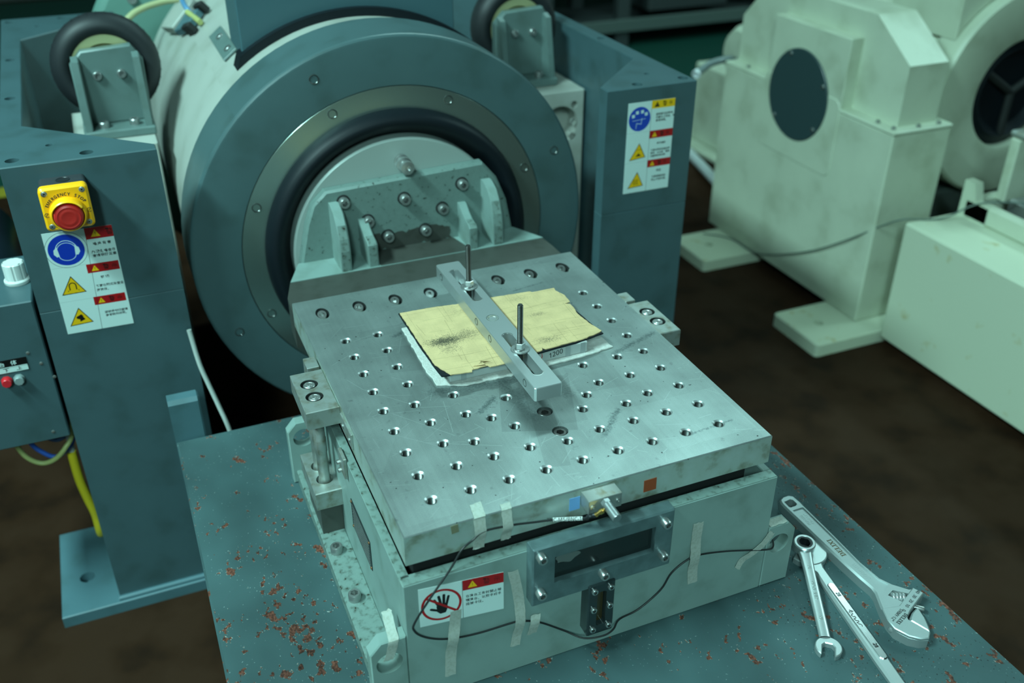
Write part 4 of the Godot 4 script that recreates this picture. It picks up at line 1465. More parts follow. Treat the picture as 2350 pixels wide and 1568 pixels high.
func sample() -> void:
	var b := MB.new()
	b.prism(torn(V2([-0.112, -0.150, -0.114, -0.076, -0.116, -0.03, -0.114, 0.021, -0.075, 0.0375, -0.003, 0.038, 0.055, 0.034, 0.110, 0.032, 0.163, 0.024, 0.160, -0.010, 0.150, -0.135]), 0.006, 0.0006, 3), 0.0004, 0.0028, [], 0.0006)
	solo(b, "felt_sheet", M.felt, "torn grey-white felt sheet lying on the slip plate under the sample block", "felt sheet", Vector3(0.02, 0.0004, -0.06))
	var t := thing("sample_block", "pale flat test block taped at its edges, under the yellow sheet", "test block", Vector3(0.012, 0.003, -0.06))
	b = MB.new()
	b.box(Vector3(0.0125, 0.0119, -0.06), Vector3(0.215, 0.018, 0.168), 0.0012)
	part(b, "block_body", mat("pale_block_shell", lin(0.42, 0.45, 0.44), 0.35), t)
	for x in [-0.0745, 0.088, 0.112]:
		b = MB.new()
		b.box(Vector3(x, 0.0119, 0.0242), Vector3(0.008, 0.0178, 0.0006))
		part(b, "tape_strip", M.grey, t, "grey tape strip")
	b = MB.new()
	b.text("1200", 0.011, Transform3D(Basis(Vector3(0.94, 0.18, 0), Vector3(-0.05, 1.0, 0), Vector3(0, 0, 1)), Vector3(0.0685, 0.0125, 0.0243)), 0.0003)
	part(b, "handwriting", M.ink, t)
	b = MB.new()
	b.tube(PackedVector3Array([Vector3(0.046, 0.017, 0.0243), Vector3(0.0465, 0.012, 0.0243), Vector3(0.045, 0.008, 0.0243)]), 0.0005, 6)
	part(b, "red_mark", M.red, t)
	b = MB.new()
	b.prism(torn(V2([-0.1125, -0.161, -0.113, -0.044, -0.1115, 0.010, -0.110, 0.033, -0.100, 0.0345, 0.038, 0.029, 0.10, 0.024, 0.1505, 0.0145, 0.147, -0.02, 0.141, -0.10, 0.14, -0.142, 0.0, -0.152]), 0.01, 0.0003, 5), 0.0211, 0.0232, [], 0.0004)
	solo(b, "rubber_pad", M.rubber, "thin black rubber pad showing along the edges between the yellow sheet and the test block", "pad", Vector3(0.015, 0.0211, -0.06))
	# yellow woven sheet
	var W := 800
	var H := 660
	var w1 := field(81, 0.01, W, H, 4)
	var w2 := field(83, 0.3, W, H, 2)
	var data := PackedByteArray()
	data.resize(W * H * 3)
	var o := 0
	for i in W * H:
		var px := i % W
		var py := i / W
		var k := 1.0 + (w1[i] - 128) * 0.0005 + (w2[i] - 128) * 0.0004
		if (px * 7 + w1[i] / 24) % 97 < 2 or (py * 5 + w1[i] / 20) % 83 < 2:
			k *= 0.93
		data[o] = int(clampf(200 * k, 0, 255)); data[o + 1] = int(clampf(172 * k, 0, 255)); data[o + 2] = int(clampf(126 * k, 0, 255))
		o += 3
	var im := Image.create_from_data(W, H, false, Image.FORMAT_RGB8, data)
	var r := RandomNumberGenerator.new()
	r.seed = 4
	var uvp := func(x: float, z: float) -> Vector2: return Vector2((x + 0.12) / 0.28 * W, (z + 0.17) / 0.22 * H)
	for s in [[-0.088, -0.050, -0.062, -0.055, 30.0, 2400, 0.30], [-0.047, -0.062, -0.028, -0.055, 34.0, 1300, 0.15], [-0.08, -0.04, -0.07, -0.02, 26.0, 600, 0.14], [0.075, -0.075, 0.088, -0.07, 18.0, 300, 0.14], [0.055, 0.0, 0.075, 0.006, 24.0, 700, 0.14], [-0.04, -0.12, 0.0, -0.14, 30.0, 400, 0.10], [0.06, -0.13, 0.09, -0.13, 24.0, 300, 0.1]]:
		for k in int(s[5]):
			var p: Vector2 = uvp.call(lerpf(s[0], s[2], r.randf()), lerpf(s[1], s[3], r.randf()))
			blot(im, p + Vector2(r.randfn(), r.randfn() * 0.6) * s[4], r.randf_range(0.8, 2.2), Color(0.16, 0.16, 0.13), s[6] * 1.5, r)
	for k in 110:                               # creases
		var p := Vector2(r.randf() * W, r.randf() * H)
		stroke(im, p, p + Vector2.from_angle((0.0 if r.randf() < 0.6 else PI / 2) + r.randfn() * 0.06) * r.randf_range(30, 240), 0.7, Color(0.30, 0.26, 0.14), r.randf_range(0.2, 0.5))
	var ym := mat("yellow_woven_sheet", Color(1, 1, 1), 0.7)
	ym.albedo_texture = ImageTexture.create_from_image(im)
	t = thing("yellow_sheet", "creased yellow woven sheet with dark smudges and torn edges, pressed under the aluminium clamp bar", "sheet", Vector3(0.015, 0.0234, -0.06))
	b = MB.new()
	b.uvs = func(p: Vector3, f: Vector3): return Vector2((p.x + 0.12) / 0.28, (p.z + 0.17) / 0.22)
	b.prism(torn(V2([-0.111, -0.158, -0.06, -0.156, -0.019, -0.151, 0.037, -0.151, 0.102, -0.146, 0.104, -0.142, 0.143, -0.142, 0.141, -0.132, 0.148, -0.112, 0.146, -0.090, 0.136, -0.087, 0.143, -0.083, 0.143, -0.069, 0.140, -0.052, 0.143, -0.019, 0.150, 0.0095, 0.145, 0.0125, 0.113, 0.021, 0.075, 0.024, 0.052, 0.0255, 0.048, 0.020, 0.046, 0.026, 0.028, 0.03, -0.018, 0.039, -0.040, 0.039, -0.042, 0.034, -0.066, 0.036, -0.068, 0.041, -0.098, 0.0365, -0.110, 0.004, -0.111, -0.058]), 0.004, 0.0003, 6), 0.0234, 0.0250, [], 0.0003)
	part(b, "sheet_body", ym, t)
	b = MB.new()
	b.uvs = func(p: Vector3, f: Vector3): return Vector2((p.x + 0.12) / 0.28, (p.z + 0.17) / 0.22)
	var rows := []
	for i in 5:
		var f := i / 4.0
		rows.append([Vector3(lerpf(-0.062, -0.046, f), 0.0252 + 0.002 * f, lerpf(0.030, 0.034, f)), Vector3(-0.050, 0.0262 + 0.0045 * f, 0.0275), Vector3(lerpf(-0.045, -0.036, f), 0.0255 + 0.003 * f, lerpf(0.026, 0.0315, f))])
	b.sheet(rows, 0.0006, Vector3.UP)
	part(b, "torn_flap", ym, t)

func clamp_parts() -> void:
	var t := thing("clamp_bar", "long aluminium clamp bar with two slots, lying across the yellow sheet", "clamp bar", Vector3(0.0005, 0.0265, -0.053))
	var b := MB.new()
	b.prism(rounded(-0.0195, -0.252, 0.0208, 0.1450, 0.0035, 4), 0.0266, 0.0468, [hole(slot(Vector2(0.0005, -0.216), Vector2(0.0005, -0.117), 0.0074)), hole(slot(Vector2(0.0005, 0.004), Vector2(0.0005, 0.108), 0.0074)), hole(circle(Vector2(0.0005, -0.053), 0.0098, 32), 0.0012)], 0.0009)
	part(b, "bar_body", M.alu, t)
	b = MB.new()
	b.x = Transform3D(Basis(), Vector3(0.0005, 0.0468, -0.053))
	b.lathe([[0.0088, -0.0012], [0.0086, -0.0002], [0.0072, 0.0], [0.0060, -0.0004], [0.0052, -0.0012]], 32)
	part(b, "threaded_insert", M.block, t)
	b = MB.new()
	b.x = Transform3D(Basis(), Vector3(0.0005, 0.0468, -0.053))
	b.lathe([[0.0052, -0.0012], [0.0050, -0.009], [0.0, -0.010]], 32)
	part(b, "bore", M.pit, t)
	for z in [[-0.216, 1.0], [0.108, -1.0], [0.004, 1.0], [-0.117, -1.0]]:      # bright worn scallops at the slot ends
		b = MB.new()
		b.x = Transform3D(Basis(), Vector3(0.0005, 0.0469, z[0]))
		b.lathe([[0.0088, 0.0], [0.0076, 0.0001], [0.0071, -0.0012]], 20, PI if z[1] > 0 else 0.0, TAU if z[1] > 0 else PI)
		part(b, "slot_lip", M.steel, t)
	var s := MB.new()
	s.lathe([[0.0058, 0.0], [0.0054, 0.0003], [0.0046, 0.0003], [0.0044, -0.003], [0.0, -0.0031]], 20)
	var sm := s.mesh(Vector3.ZERO)
	for z in [-0.225, -0.068, -0.014, 0.112]:
		inst(sm, "side_hole", M.hole, t, along(Vector3(-1, 0, 0), Vector3(-0.0196, 0.0367, z)))
	for k in 2:
		var x: float = [0.003, 0.002][k]
		var z: float = [-0.158, 0.046][k]
		t = thing("threaded_stud", ["threaded steel stud with nut and washer standing in the far slot of the clamp bar", "threaded steel stud with nut and washer standing in the near slot of the clamp bar"][k], "stud", Vector3(x, 0.0, z), "threaded studs through the clamp bar")
		b = MB.new()
		b.x = Transform3D(Basis(), Vector3(x, 0.0, z))
		var pr := [[0.0038, -0.012], [0.0038, 0.030]]
		var y := 0.030
		while y < 0.1175:
			pr.append([0.0041, y + 0.0004]); pr.append([0.0041, y + 0.0006]); pr.append([0.0034, y + 0.0011]); pr.append([0.0034, y + 0.00125])
			y += 0.00125
		pr.append([0.0031, y + 0.0012]); pr.append([0.0, y + 0.0012])
		b.lathe(pr, 20, 0.0, TAU, 0.1)
		part(b, "threaded_rod", M.rod, t)
		b = MB.new()
		b.x = Transform3D(Basis(), Vector3(x, 0.0, z))
		b.lathe([[0.0042, 0.0469], [0.0132, 0.0469], [0.0134, 0.0474], [0.0130, 0.0485], [0.0042, 0.0486]], 36)
		part(b, "washer", M.steel, t)
		b = MB.new()
		b.x = Transform3D(Basis(Vector3(0, 0, 1), 0.05), Vector3(x, 0.0, z))
		b.lathe([[0.0042, 0.0487], [0.0072, 0.0487], [0.0074, 0.0490], [0.0074, 0.0502], [0.0072, 0.0505], [0.0042, 0.0505]], 28)
		part(b, "spring_washer", M.steel, t)
		b = MB.new()
		b.x = Transform3D(Basis(Vector3.UP, 0.5 + k), Vector3(x, 0.0, z))
		b.prism(circle(Vector2.ZERO, 0.0074, 6), 0.0507, 0.0590, [hole(circle(Vector2.ZERO, 0.0043, 18))], 0.0007)
		part(b, "hex_nut", M.steel, t)

# ---------------------------------------------------------------- accelerometer and its cable
func sensor() -> void:
	var t := thing("accelerometer", "small cylindrical accelerometer on a steel mounting block at the front edge of the slip plate", "sensor", Vector3(-0.005, -0.014, 0.31))
	var b := MB.new()
	b.x = Transform3D(BZ, Vector3.ZERO)
	b.prism(rounded(-0.0275, -0.0245, 0.0178, -0.0038, 0.0008, 2), 0.3005, 0.3215, [], 0.0006)
	part(b, "mounting_block", M.mount, t)
	for x in [-0.0215, 0.0125]:
		b = MB.new()
		b.x = along(Vector3(0, 0, 1), Vector3(x, -0.0142, 0.3216))
		b.lathe([[0.0040, 0.0], [0.0040, 0.0006], [0.0034, 0.0006], [0.0034, -0.0002], [0.0031, 0.0012], [0.0018, 0.0012], [0.0016, -0.001], [0.0, -0.001]], 24)
		part(b, "recessed_screw", M.dark_steel, t)
	b = MB.new()
	b.x = along(Vector3(0.03, -0.10, 1.0), Vector3(-0.0055, -0.0105, 0.3215))
	b.prism(circle(Vector2.ZERO, 0.0064, 6), 0.0, 0.006, [], 0.0005)
	b.lathe([[0.0060, 0.006], [0.0060, 0.0295], [0.0054, 0.0303], [0.0, 0.0303]], 32)
	b.lathe([[0.0063, 0.009], [0.0063, 0.013]], 32)
	part(b, "sensor_can", mat("sensor_steel", lin(0.42, 0.46, 0.47), 0.35, 0.85), t)
	b = MB.new()
	var dir := Vector3(-0.72, -0.6, -0.25)
	b.x = along(dir, Vector3(-0.0105, -0.0115, 0.3325))
	b.lathe([[0.0022, 0.0], [0.0022, 0.003], [0.0034, 0.003], [0.0034, 0.008], [0.0024, 0.0085], [0.0024, 0.0125], [0.0030, 0.0128], [0.0030, 0.0145], [0.0017, 0.015], [0.0, 0.015]], 12)
	part(b, "gold_connector", M.gold, t)
	t = thing("sensor_cable", "thin black sensor cable looping from the accelerometer along the front of the oil trough", "cable", Vector3(-0.1, -0.1, 0.316))
	b = MB.new()
	var pts := [Vector3(-0.0205, -0.0205, 0.3285), Vector3(-0.028, -0.0272, 0.322), Vector3(-0.036, -0.0315, 0.3155), Vector3(-0.065, -0.0285, 0.309), Vector3(-0.089, -0.0270, 0.3055), Vector3(-0.119, -0.0225, 0.3042), Vector3(-0.154, -0.0195, 0.3044), Vector3(-0.170, -0.0275, 0.3055), Vector3(-0.185, -0.033, 0.310), Vector3(-0.201, -0.055, 0.313), Vector3(-0.228, -0.085, 0.318), Vector3(-0.249, -0.119, 0.317), Vector3(-0.250, -0.131, 0.317), Vector3(-0.241, -0.144, 0.317), Vector3(-0.222, -0.157, 0.317), Vector3(-0.197, -0.166, 0.3165), Vector3(-0.165, -0.1705, 0.3162), Vector3(-0.128, -0.171, 0.3162), Vector3(-0.112, -0.173, 0.3162), Vector3(-0.087, -0.185, 0.3165), Vector3(-0.053, -0.2125, 0.318), Vector3(-0.030, -0.2225, 0.332), Vector3(-0.005, -0.2225, 0.338), Vector3(0.012, -0.2220, 0.334), Vector3(0.03, -0.2265, 0.318), Vector3(0.059, -0.2215, 0.3165), Vector3(0.091, -0.1985, 0.3165), Vector3(0.106, -0.1725, 0.3165), Vector3(0.13, -0.1575, 0.3165), Vector3(0.151, -0.1565, 0.3165), Vector3(0.191, -0.1655, 0.3165), Vector3(0.229, -0.1775, 0.3165), Vector3(0.262, -0.188, 0.3165), Vector3(0.274, -0.190, 0.312), Vector3(0.285, -0.192, 0.295), Vector3(0.30, -0.20, 0.27)]
	b.tube(smooth(pts, 5), 0.00125, 8)
	part(b, "cable_jacket", M.cable, t)
	b = MB.new()
	b.x = along(pts[2] - pts[0], pts[0])
	b.lathe([[0.0, -0.001], [0.0024, -0.001], [0.0030, 0.001], [0.0030, 0.004], [0.0025, 0.0045], [0.0030, 0.005], [0.0025, 0.0058], [0.0029, 0.0065], [0.0024, 0.0073], [0.0027, 0.008], [0.0022, 0.0095], [0.0020, 0.0125], [0.0, 0.0125]], 14)
	part(b, "strain_relief", M.black, t)
	b = MB.new()
	var a := Vector3(-0.0345, -0.0312, 0.3163)
	var e := Vector3(-0.066, -0.0283, 0.3089)
	b.tube(PackedVector3Array([a + (a - e) * 0.06, e - (a - e) * 0.06]), 0.0026, 14)
	part(b, "cable_label", M.white, t, "white printed cable label")
	b = MB.new()
	var d := (a - e).normalized()
	var up := Vector3(0, 0.55, 0.85)
	up = (up - d * up.dot(d)).normalized()
	b.text("TNC-M5/BNC-10M", 0.0031, Transform3D(Basis(d, up.cross(d), up), (a + e) / 2 + up * 0.0026), 0.0002)
	part(b, "cable_lettering", M.ink, t)

# ---------------------------------------------------------------- masking tape and stickers
func tape(label: String, pts: Array, width: Vector3, up: Vector3, sd: int, group := "masking tape strips holding the sensor cable") -> void:
	var r := RandomNumberGenerator.new()
	r.seed = sd
	var c := smooth(pts, 8)
	var rows := []
	for i in c.size():
		var row := []
		var wob := 1.0 + r.randfn() * 0.03
		var lift := up * absf(r.randfn()) * 0.0001
		for j in 5:
			var f := (j / 4.0 - 0.5) * wob
			var jag := Vector3.ZERO
			if i == 0 or i == c.size() - 1:
				jag = (c[1] - c[0]).normalized() * r.randfn() * 0.0008
			row.append(c[i] + width * f + lift + jag + up * absf(r.randfn()) * 0.00005)
		rows.append(row)
	var b := MB.new()
	b.sheet(rows, 0.00022, up)
	solo(b, "masking_tape", M.tape, label, "tape", pts[0], group)

func tapes() -> void:
	var z := 0.3149
	var f := Vector3(0, 0, 1)
	tape("masking tape strip over the plate's front edge, nearer to its left corner", [Vector3(-0.1545, 0.0006, 0.276), Vector3(-0.1565, 0.0006, 0.29), Vector3(-0.158, 0.0004, 0.3003), Vector3(-0.159, -0.002, 0.3012), Vector3(-0.159, -0.02, 0.3052), Vector3(-0.160, -0.034, 0.3025), Vector3(-0.161, -0.046, 0.3014)], Vector3(0.0145, 0, 0), Vector3(0, 0.5, 0.85), 1)
	tape("masking tape strip folded over the plate's front edge, nearer to the blue sticker", [Vector3(-0.1225, 0.0008, 0.290), Vector3(-0.1235, 0.0012, 0.296), Vector3(-0.1245, 0.0006, 0.3005), Vector3(-0.125, -0.002, 0.3014), Vector3(-0.125, -0.0225, 0.3065), Vector3(-0.1255, -0.034, 0.3026), Vector3(-0.126, -0.045, 0.3012)], Vector3(0.0125, 0, 0), Vector3(0, 0.5, 0.85), 2)
	tape("long upright masking tape strip on the trough front right of the window", [Vector3(0.140, -0.0985, z), Vector3(0.1395, -0.13, z), Vector3(0.139, -0.1565, z + 0.0034), Vector3(0.140, -0.18, z), Vector3(0.1425, -0.207, z)], Vector3(0.0155, 0, 0), f, 3)
	tape("long upright masking tape strip on the trough front between the warning label and the window", [Vector3(-0.1225, -0.085, z), Vector3(-0.118, -0.11, z), Vector3(-0.114, -0.14, z), Vector3(-0.1135, -0.1715, z + 0.0034), Vector3(-0.1165, -0.195, z), Vector3(-0.1195, -0.215, z)], Vector3(0.0135, 0, 0), f, 4)
	tape("upright masking tape strip hanging from the red circle of the warning label", [Vector3(-0.1965, -0.121, z + 0.0006), Vector3(-0.199, -0.145, z + 0.0006), Vector3(-0.2025, -0.1665, z + 0.0036), Vector3(-0.205, -0.19, z), Vector3(-0.207, -0.23, z)], Vector3(0.0145, 0, 0), f, 5)
	tape("short scrap of masking tape over the cable left of the sight gauge", [Vector3(-0.0915, -0.171, z + 0.0006), Vector3(-0.0935, -0.183, z + 0.0032), Vector3(-0.0965, -0.203, z)], Vector3(0.0135, 0.001, 0), f, 6)
	tape("slanting masking tape strip leading to the hole of the right lifting lug", [Vector3(0.2645, -0.158, z + 0.0004), Vector3(0.251, -0.173, z + 0.0024), Vector3(0.233, -0.186, z + 0.0018), Vector3(0.221, -0.194, z), Vector3(0.213, -0.205, z + 0.002)], Vector3(0.0085, -0.0080, 0), f, 7)
	tape("masking tape strip draped over the top of the left lifting lug", [Vector3(-0.272, -0.128, 0.276), Vector3(-0.2735, -0.136, 0.2965), Vector3(-0.2745, -0.1384, 0.312), Vector3(-0.276, -0.141, 0.3156), Vector3(-0.279, -0.155, 0.3156), Vector3(-0.284, -0.168, 0.3160)], Vector3(0.0125, 0, 0), Vector3(0, 0.6, 0.8), 8)
	tape("small torn masking tape end on top of the right lifting lug", [Vector3(0.276, -0.1492, 0.300), Vector3(0.276, -0.1490, 0.3135)], Vector3(0.028, 0, 0), Vector3.UP, 9)
	# stickers on the plate's front edge
	var b := MB.new()
	b.box(Vector3(-0.0352, -0.0205, 0.3004), Vector3(0.0140, 0.0190, 0.0006))
	solo(b, "sticker", mat("light_blue_paper", lin(0.16, 0.36, 0.68), 0.6), "small light blue paper sticker on the front edge of the slip plate", "sticker", Vector3(-0.0352, -0.0205, 0.3004))
	b = MB.new()
	b.x = Transform3D(Basis(Vector3(0, 0, 1), 0.02), Vector3(0.0698, -0.0245, 0.3004))
	b.box(Vector3.ZERO, Vector3(0.0178, 0.0182, 0.0006))
	solo(b, "sticker", mat("orange_paper", lin(0.27, 0.055, 0.014), 0.6), "square orange-brown sticker on the front edge of the slip plate", "sticker", Vector3(0.0698, -0.0245, 0.3004))
	b = MB.new()
	b.x = Transform3D(Basis(Vector3(0, 0, 1), 0.1), Vector3(-0.189, -0.0075, 0.3004))
	b.box(Vector3.ZERO, Vector3(0.009, 0.012, 0.0005))
	solo(b, "sticker", mat("olive_residue", lin(0.18, 0.18, 0.11), 0.6), "olive scrap of old tape near the left end of the plate's front edge", "sticker", Vector3(-0.189, -0.0075, 0.3004))

# ---------------------------------------------------------------- printed labels
const HAN := {
	"警": "1161 2022 5052 0272 2213 2363 6366 3545 4547 4737 3735 a084 93e3 c3a7 95e7 19e9 7879 3bcb 3dcd 4fbf 4d4f bdbf", "示": "33c3 17e7 878e 492c b9dc",
	"在": "14e4 712a 474e 89d9 a6ae 7ede", "滑": "1133 1535 0e39 61b1 6164 b1b4 5557 55d5 d5d7 676e 67c7 c7ce 69c9 6bcb", "台": "7226 26c6 a4d7 39c9 393e c9ce 3ece",
	"工": "22d2 828d 1ded", "作": "4017 353e 7059 63e3 838e 87d7 8bdb", "时": "1252 121d 525d 1757 1d5d 74e4 c1ce ceae 979a", "禁": "0373 4047 4316 4377 83f3 c0c7 c396 c3f7 39c9 1bfb 8b8f 4d2f cdef",
	"止": "818e 86d6 363e 0eee", "触": "3015 2363 232c 636e 2666 2a6a 92e2 929a e2ea 9aea b0be 8ede", "碰": "0262 3208 353d 3565 656d 3d6d 8193 d1b3 73f3 a3ad c3cd 859a f5da 7efe",
	"以": "212c 2c6a 5386 c18a 8a6e 9afe", "防": "111e 1161 6135 3568 6828 b0b2 73f3 9396 966e 97d7 d7cd cdad", "手": "c132 25d5 19e9 818e 8e6d", "或": "03e3 2656 262a 565a 2a5a 0d7c 91be bedf e7ad c0d2",
	"指": "0464 313e 3e1d 0a68 8085 d183 85e5 88d8 888e d8de 8bdb 8ede", "被": "2031 0363 630b 373e 4668 84e4 847a 7a6e b0b7 e4d6 87d7 d77e 99ee", "卡": "8086 83d3 07f7 878e 9acc", "住": "4017 353e a0b2 74e4 a4ae 79d9 6efe",
	"噪": "1353 1359 5359 1959 81c1 8184 c1c4 84c4 6696 6669 9699 6999 b6e6 b6b9 e6e9 b9e9 6bfb abaf ab7e abee", "声": "13d3 8086 36c6 27d7 d7da 2ada 272b 2b0f 878a", "有": "13e3 7029 464e 46c6 c6ce 49c9 4bcb ceae",
	"害": "8082 13e3 1315 e3e5 45c5 37d7 29e9 848b 4bcb 4b4e cbce 4ece", "为": "3143 15d5 d5cd cd9d 7218 180e 87a9", "避": "0131 0c2b 2bfe 5191 5193 9193 535a 5a9a b0b1 92f2 93f4 b5f5 b7f7 d5da", "免": "6026 4292 9264 3585 3539 8589 3989 5a1e 7a7e 7ece ceca",
	"伤": "4017 353e 8067 63d3 66c6 c6bd bd9d 967d", "音": "8082 23d3 5455 a495 06f6 38c8 383e c8ce 3bcb 3ece", "请": "1122 0545 252c 2c4a 62e2 64d4 66f6 a0a6 787e 78d8 d8de 7ada 7cdc", "带": "03f3 3035 8085 c0c5 1717 17e7 171a e7ea 49c9 494d c9cd 7b7f",
	"好": "0363 3018 184e 430d 81d1 d195 959e 9e7d 67f7", "耳": "12e2 424d b2bf 46b6 4aba 0ded", "塞": "8082 13e3 1315 e3e5 35c5 37c7 5459 a4a9 09f9 5a2d aadd 7a7e 4cbc 1eee", "磁": "0262 3208 353d 3565 656d 3d6d 81a3 d1b3 73f3 a357 579a 9b6c c3b7 b7da dac7",
	"场": "0444 212b 0b5a 71d1 d175 74f4 f4ed edcd b47d", "不": "12e2 8238 848e 98dc", "要": "02f2 34d4 3437 d4d7 37d7 6167 9197 09f9 683d 3dce b82f", "附": "111e 1161 6135 3568 6828 9067 757e a4f4 d0de decd b7c9", "近": "2132 0535 353b 3b0e 2bfe e171 717b 75e5 b5bc",
	"放": "3042 0474 3669 686d 6d4d 360e 9087 85f5 d58e 88ee", "置": "22d2 2225 d2d5 25d5 6265 9295 07f7 4a4e b8be 4aba 4cbc 0fff", "金": "8016 80e6 46b6 29d9 868e 4b5d cbbd 1eee", "属": "21d1 d1d4 24d4 212a 2a0f 56d6 57d7 8587 58d8 7a7f", "物": "2014 1464 414f 0a78 9067 83e3 e3dd ddbd b387 d38b",
	"体": "4017 353e 62f2 a0ae a26a a2eb 7bdb", "旋": "3032 0363 330e 365d 5d3d 9078 82f2 75e5 a5ae a9e9 877e", "转": "0363 3018 1868 353f 0b6a 82e2 75f5 b08a 8ada d9be 9bce", "部": "3041 0272 2435 6455 0777 1969 191d 696d 1d6d 919f 91d1 d1b5 b5d8 d8ba", "位": "4017 353e a0b2 73f3 859a e5cc 6dfd",
	"移": "6014 0464 323e 3409 3668 a078 82d2 d278 97e7 e76f", "动": "1262 0575 3519 197a 5569 84f4 c0c5 c57e f4ee eece", "参": "7034 b1d4 34d4 16e6 7517 75e9 a73a b94c cb3f", "考": "23b3 7076 06f6 e13d 69c8 5abf 4bcb cbae", "向": "7052 131e 13e3 e3ee eece 56a6 565b a6ab 5bab", "说": "1122 0545 252c 2c5a 7193 d1b3 75e5 7578 e5e8 78e8 9a6e c8ce ceee",
	"明": "1161 111b 616b 1666 1b6b 91e1 919a 916e e1ee eece 95e5 99d9", "下": "02f2 727e 86ba", "上": "818d 87d7 0ded", "。": "2c4c 4c4e 4e2e 2e2c", "，": "2c3d 3d2f", "高": "8082 12e2 54b4 5457 b4b7 57b7 191f 19e9 e9ee 6bab 6b6d abad", "温": "1133 1535 0e39 61d1 6166 d1d6 66d6 6969 69e9 696e e9ee 9a9e 0fff", "表": "8086 23d3 45c5 07f7 773b 4a4e 4e7c 78ee c9ab", "面": "02f2 8225 15e5 151e e5ee 1eee 565e a5ae 6aaa",
}

func glyph(im: Image, ch: String, x: float, y: float, s: float, c: Color, w: float) -> void:
	if not HAN.has(ch):
		return
	for q in (HAN[ch] as String).split(" "):
		var a := Vector2(q.substr(0, 1).hex_to_int(), q.substr(1, 1).hex_to_int())
		var b := Vector2(q.substr(2, 1).hex_to_int(), q.substr(3, 1).hex_to_int())
		stroke(im, Vector2(x, y) + a * s / 16, Vector2(x, y) + b * s / 16, w, c)

func han(im: Image, s: String, x: float, y: float, size: float, c: Color, w := 1.0, gap := 1.08) -> void:
	for i in s.length():
		glyph(im, s[i], x + i * size * gap, y, size, c, w)

func fill(im: Image, p: PackedVector2Array, c: Color) -> void:
	var lo := p[0]
	var hi := p[0]
	for q in p:
		lo = lo.min(q); hi = hi.max(q)
	for y in range(maxi(0, int(lo.y)), mini(im.get_height(), int(hi.y) + 1)):
		var xs := []
		for i in p.size():
			var a := p[i]
			var b := p[(i + 1) % p.size()]
			if (a.y <= y + 0.5) != (b.y <= y + 0.5):
				xs.append(a.x + (y + 0.5 - a.y) / (b.y - a.y) * (b.x - a.x))
		xs.sort()
		for i in range(0, xs.size() - 1, 2):
			var x0 := maxi(0, int(xs[i] + 0.5))
			var x1 := mini(im.get_width(), int(xs[i + 1] + 0.5))
			if x1 > x0:
				im.fill_rect(Rect2i(x0, y, x1 - x0, 1), c)

const INK := Color(0.06, 0.06, 0.07)
const YEL := Color(0.93, 0.72, 0.05)
const RED := Color(0.66, 0.06, 0.08)
const BLU := Color(0.03, 0.20, 0.66)
const PAP := Color(0.80, 0.88, 0.87)

func warn(im: Image, apex: Vector2, bl: Vector2, br: Vector2, edge := 5.0) -> void:
	fill(im, PackedVector2Array([apex, bl, br]), INK)
	var c := (apex + bl + br) / 3
	var k := 1.0 - edge * 2.2 / apex.distance_to(bl) * 1.7
	fill(im, PackedVector2Array([c + (apex - c) * k, c + (bl - c) * k, c + (br - c) * k]), YEL)

func header(im: Image, x0: int, y0: int, x1: int, y1: int, bg: Color, tri: Color) -> void:
	im.fill_rect(Rect2i(x0, y0, x1 - x0, y1 - y0), bg)
	var h := y1 - y0
	var m := Vector2(x0 + h * 0.75, y0 + h * 0.18)
	fill(im, PackedVector2Array([m, m + Vector2(-h * 0.36, h * 0.64), m + Vector2(h * 0.36, h * 0.64)]), tri)
	stroke(im, m + Vector2(0, h * 0.24), m + Vector2(0, h * 0.42), 1.6, INK if tri != INK else bg)
	stroke(im, m + Vector2(0, h * 0.54), m + Vector2(0, h * 0.55), 1.6, INK if tri != INK else bg)
	han(im, "警示", x0 + h * 1.55, y0 + h * 0.2, h * 0.6, Color(0.10, 0.03, 0.03), 2.0, 1.35)

func print_on(im: Image, n: String, label: String, tl: Vector3, tr: Vector3, br: Vector3, bl: Vector3, nn: Vector3) -> void:
	var b := MB.new()
	b.uvs = func(_p, _f): return Vector2(0.01, 0.01)
	var t := nn * 0.0005
	for e in [[tl, tr], [tr, br], [br, bl], [bl, tl]]:
		b.face(e[0], e[1], e[1] + t, e[0] + t, (tl + br) / 2)
	var m := mat(n + "_print", Color(1, 1, 1), 0.38)
	m.albedo_texture = ImageTexture.create_from_image(im)
	var det := (tr - tl).cross(bl - tl).dot(nn)
	b.uvs = func(p: Vector3, _f): return Vector2((p - tl - t).cross(bl - tl).dot(nn) / det, (tr - tl).cross(p - tl - t).dot(nn) / det)
	b.quad(tl + t, tr + t, br + t, bl + t, nn)
	solo(b, "warning_label", m, label, "label", bl)

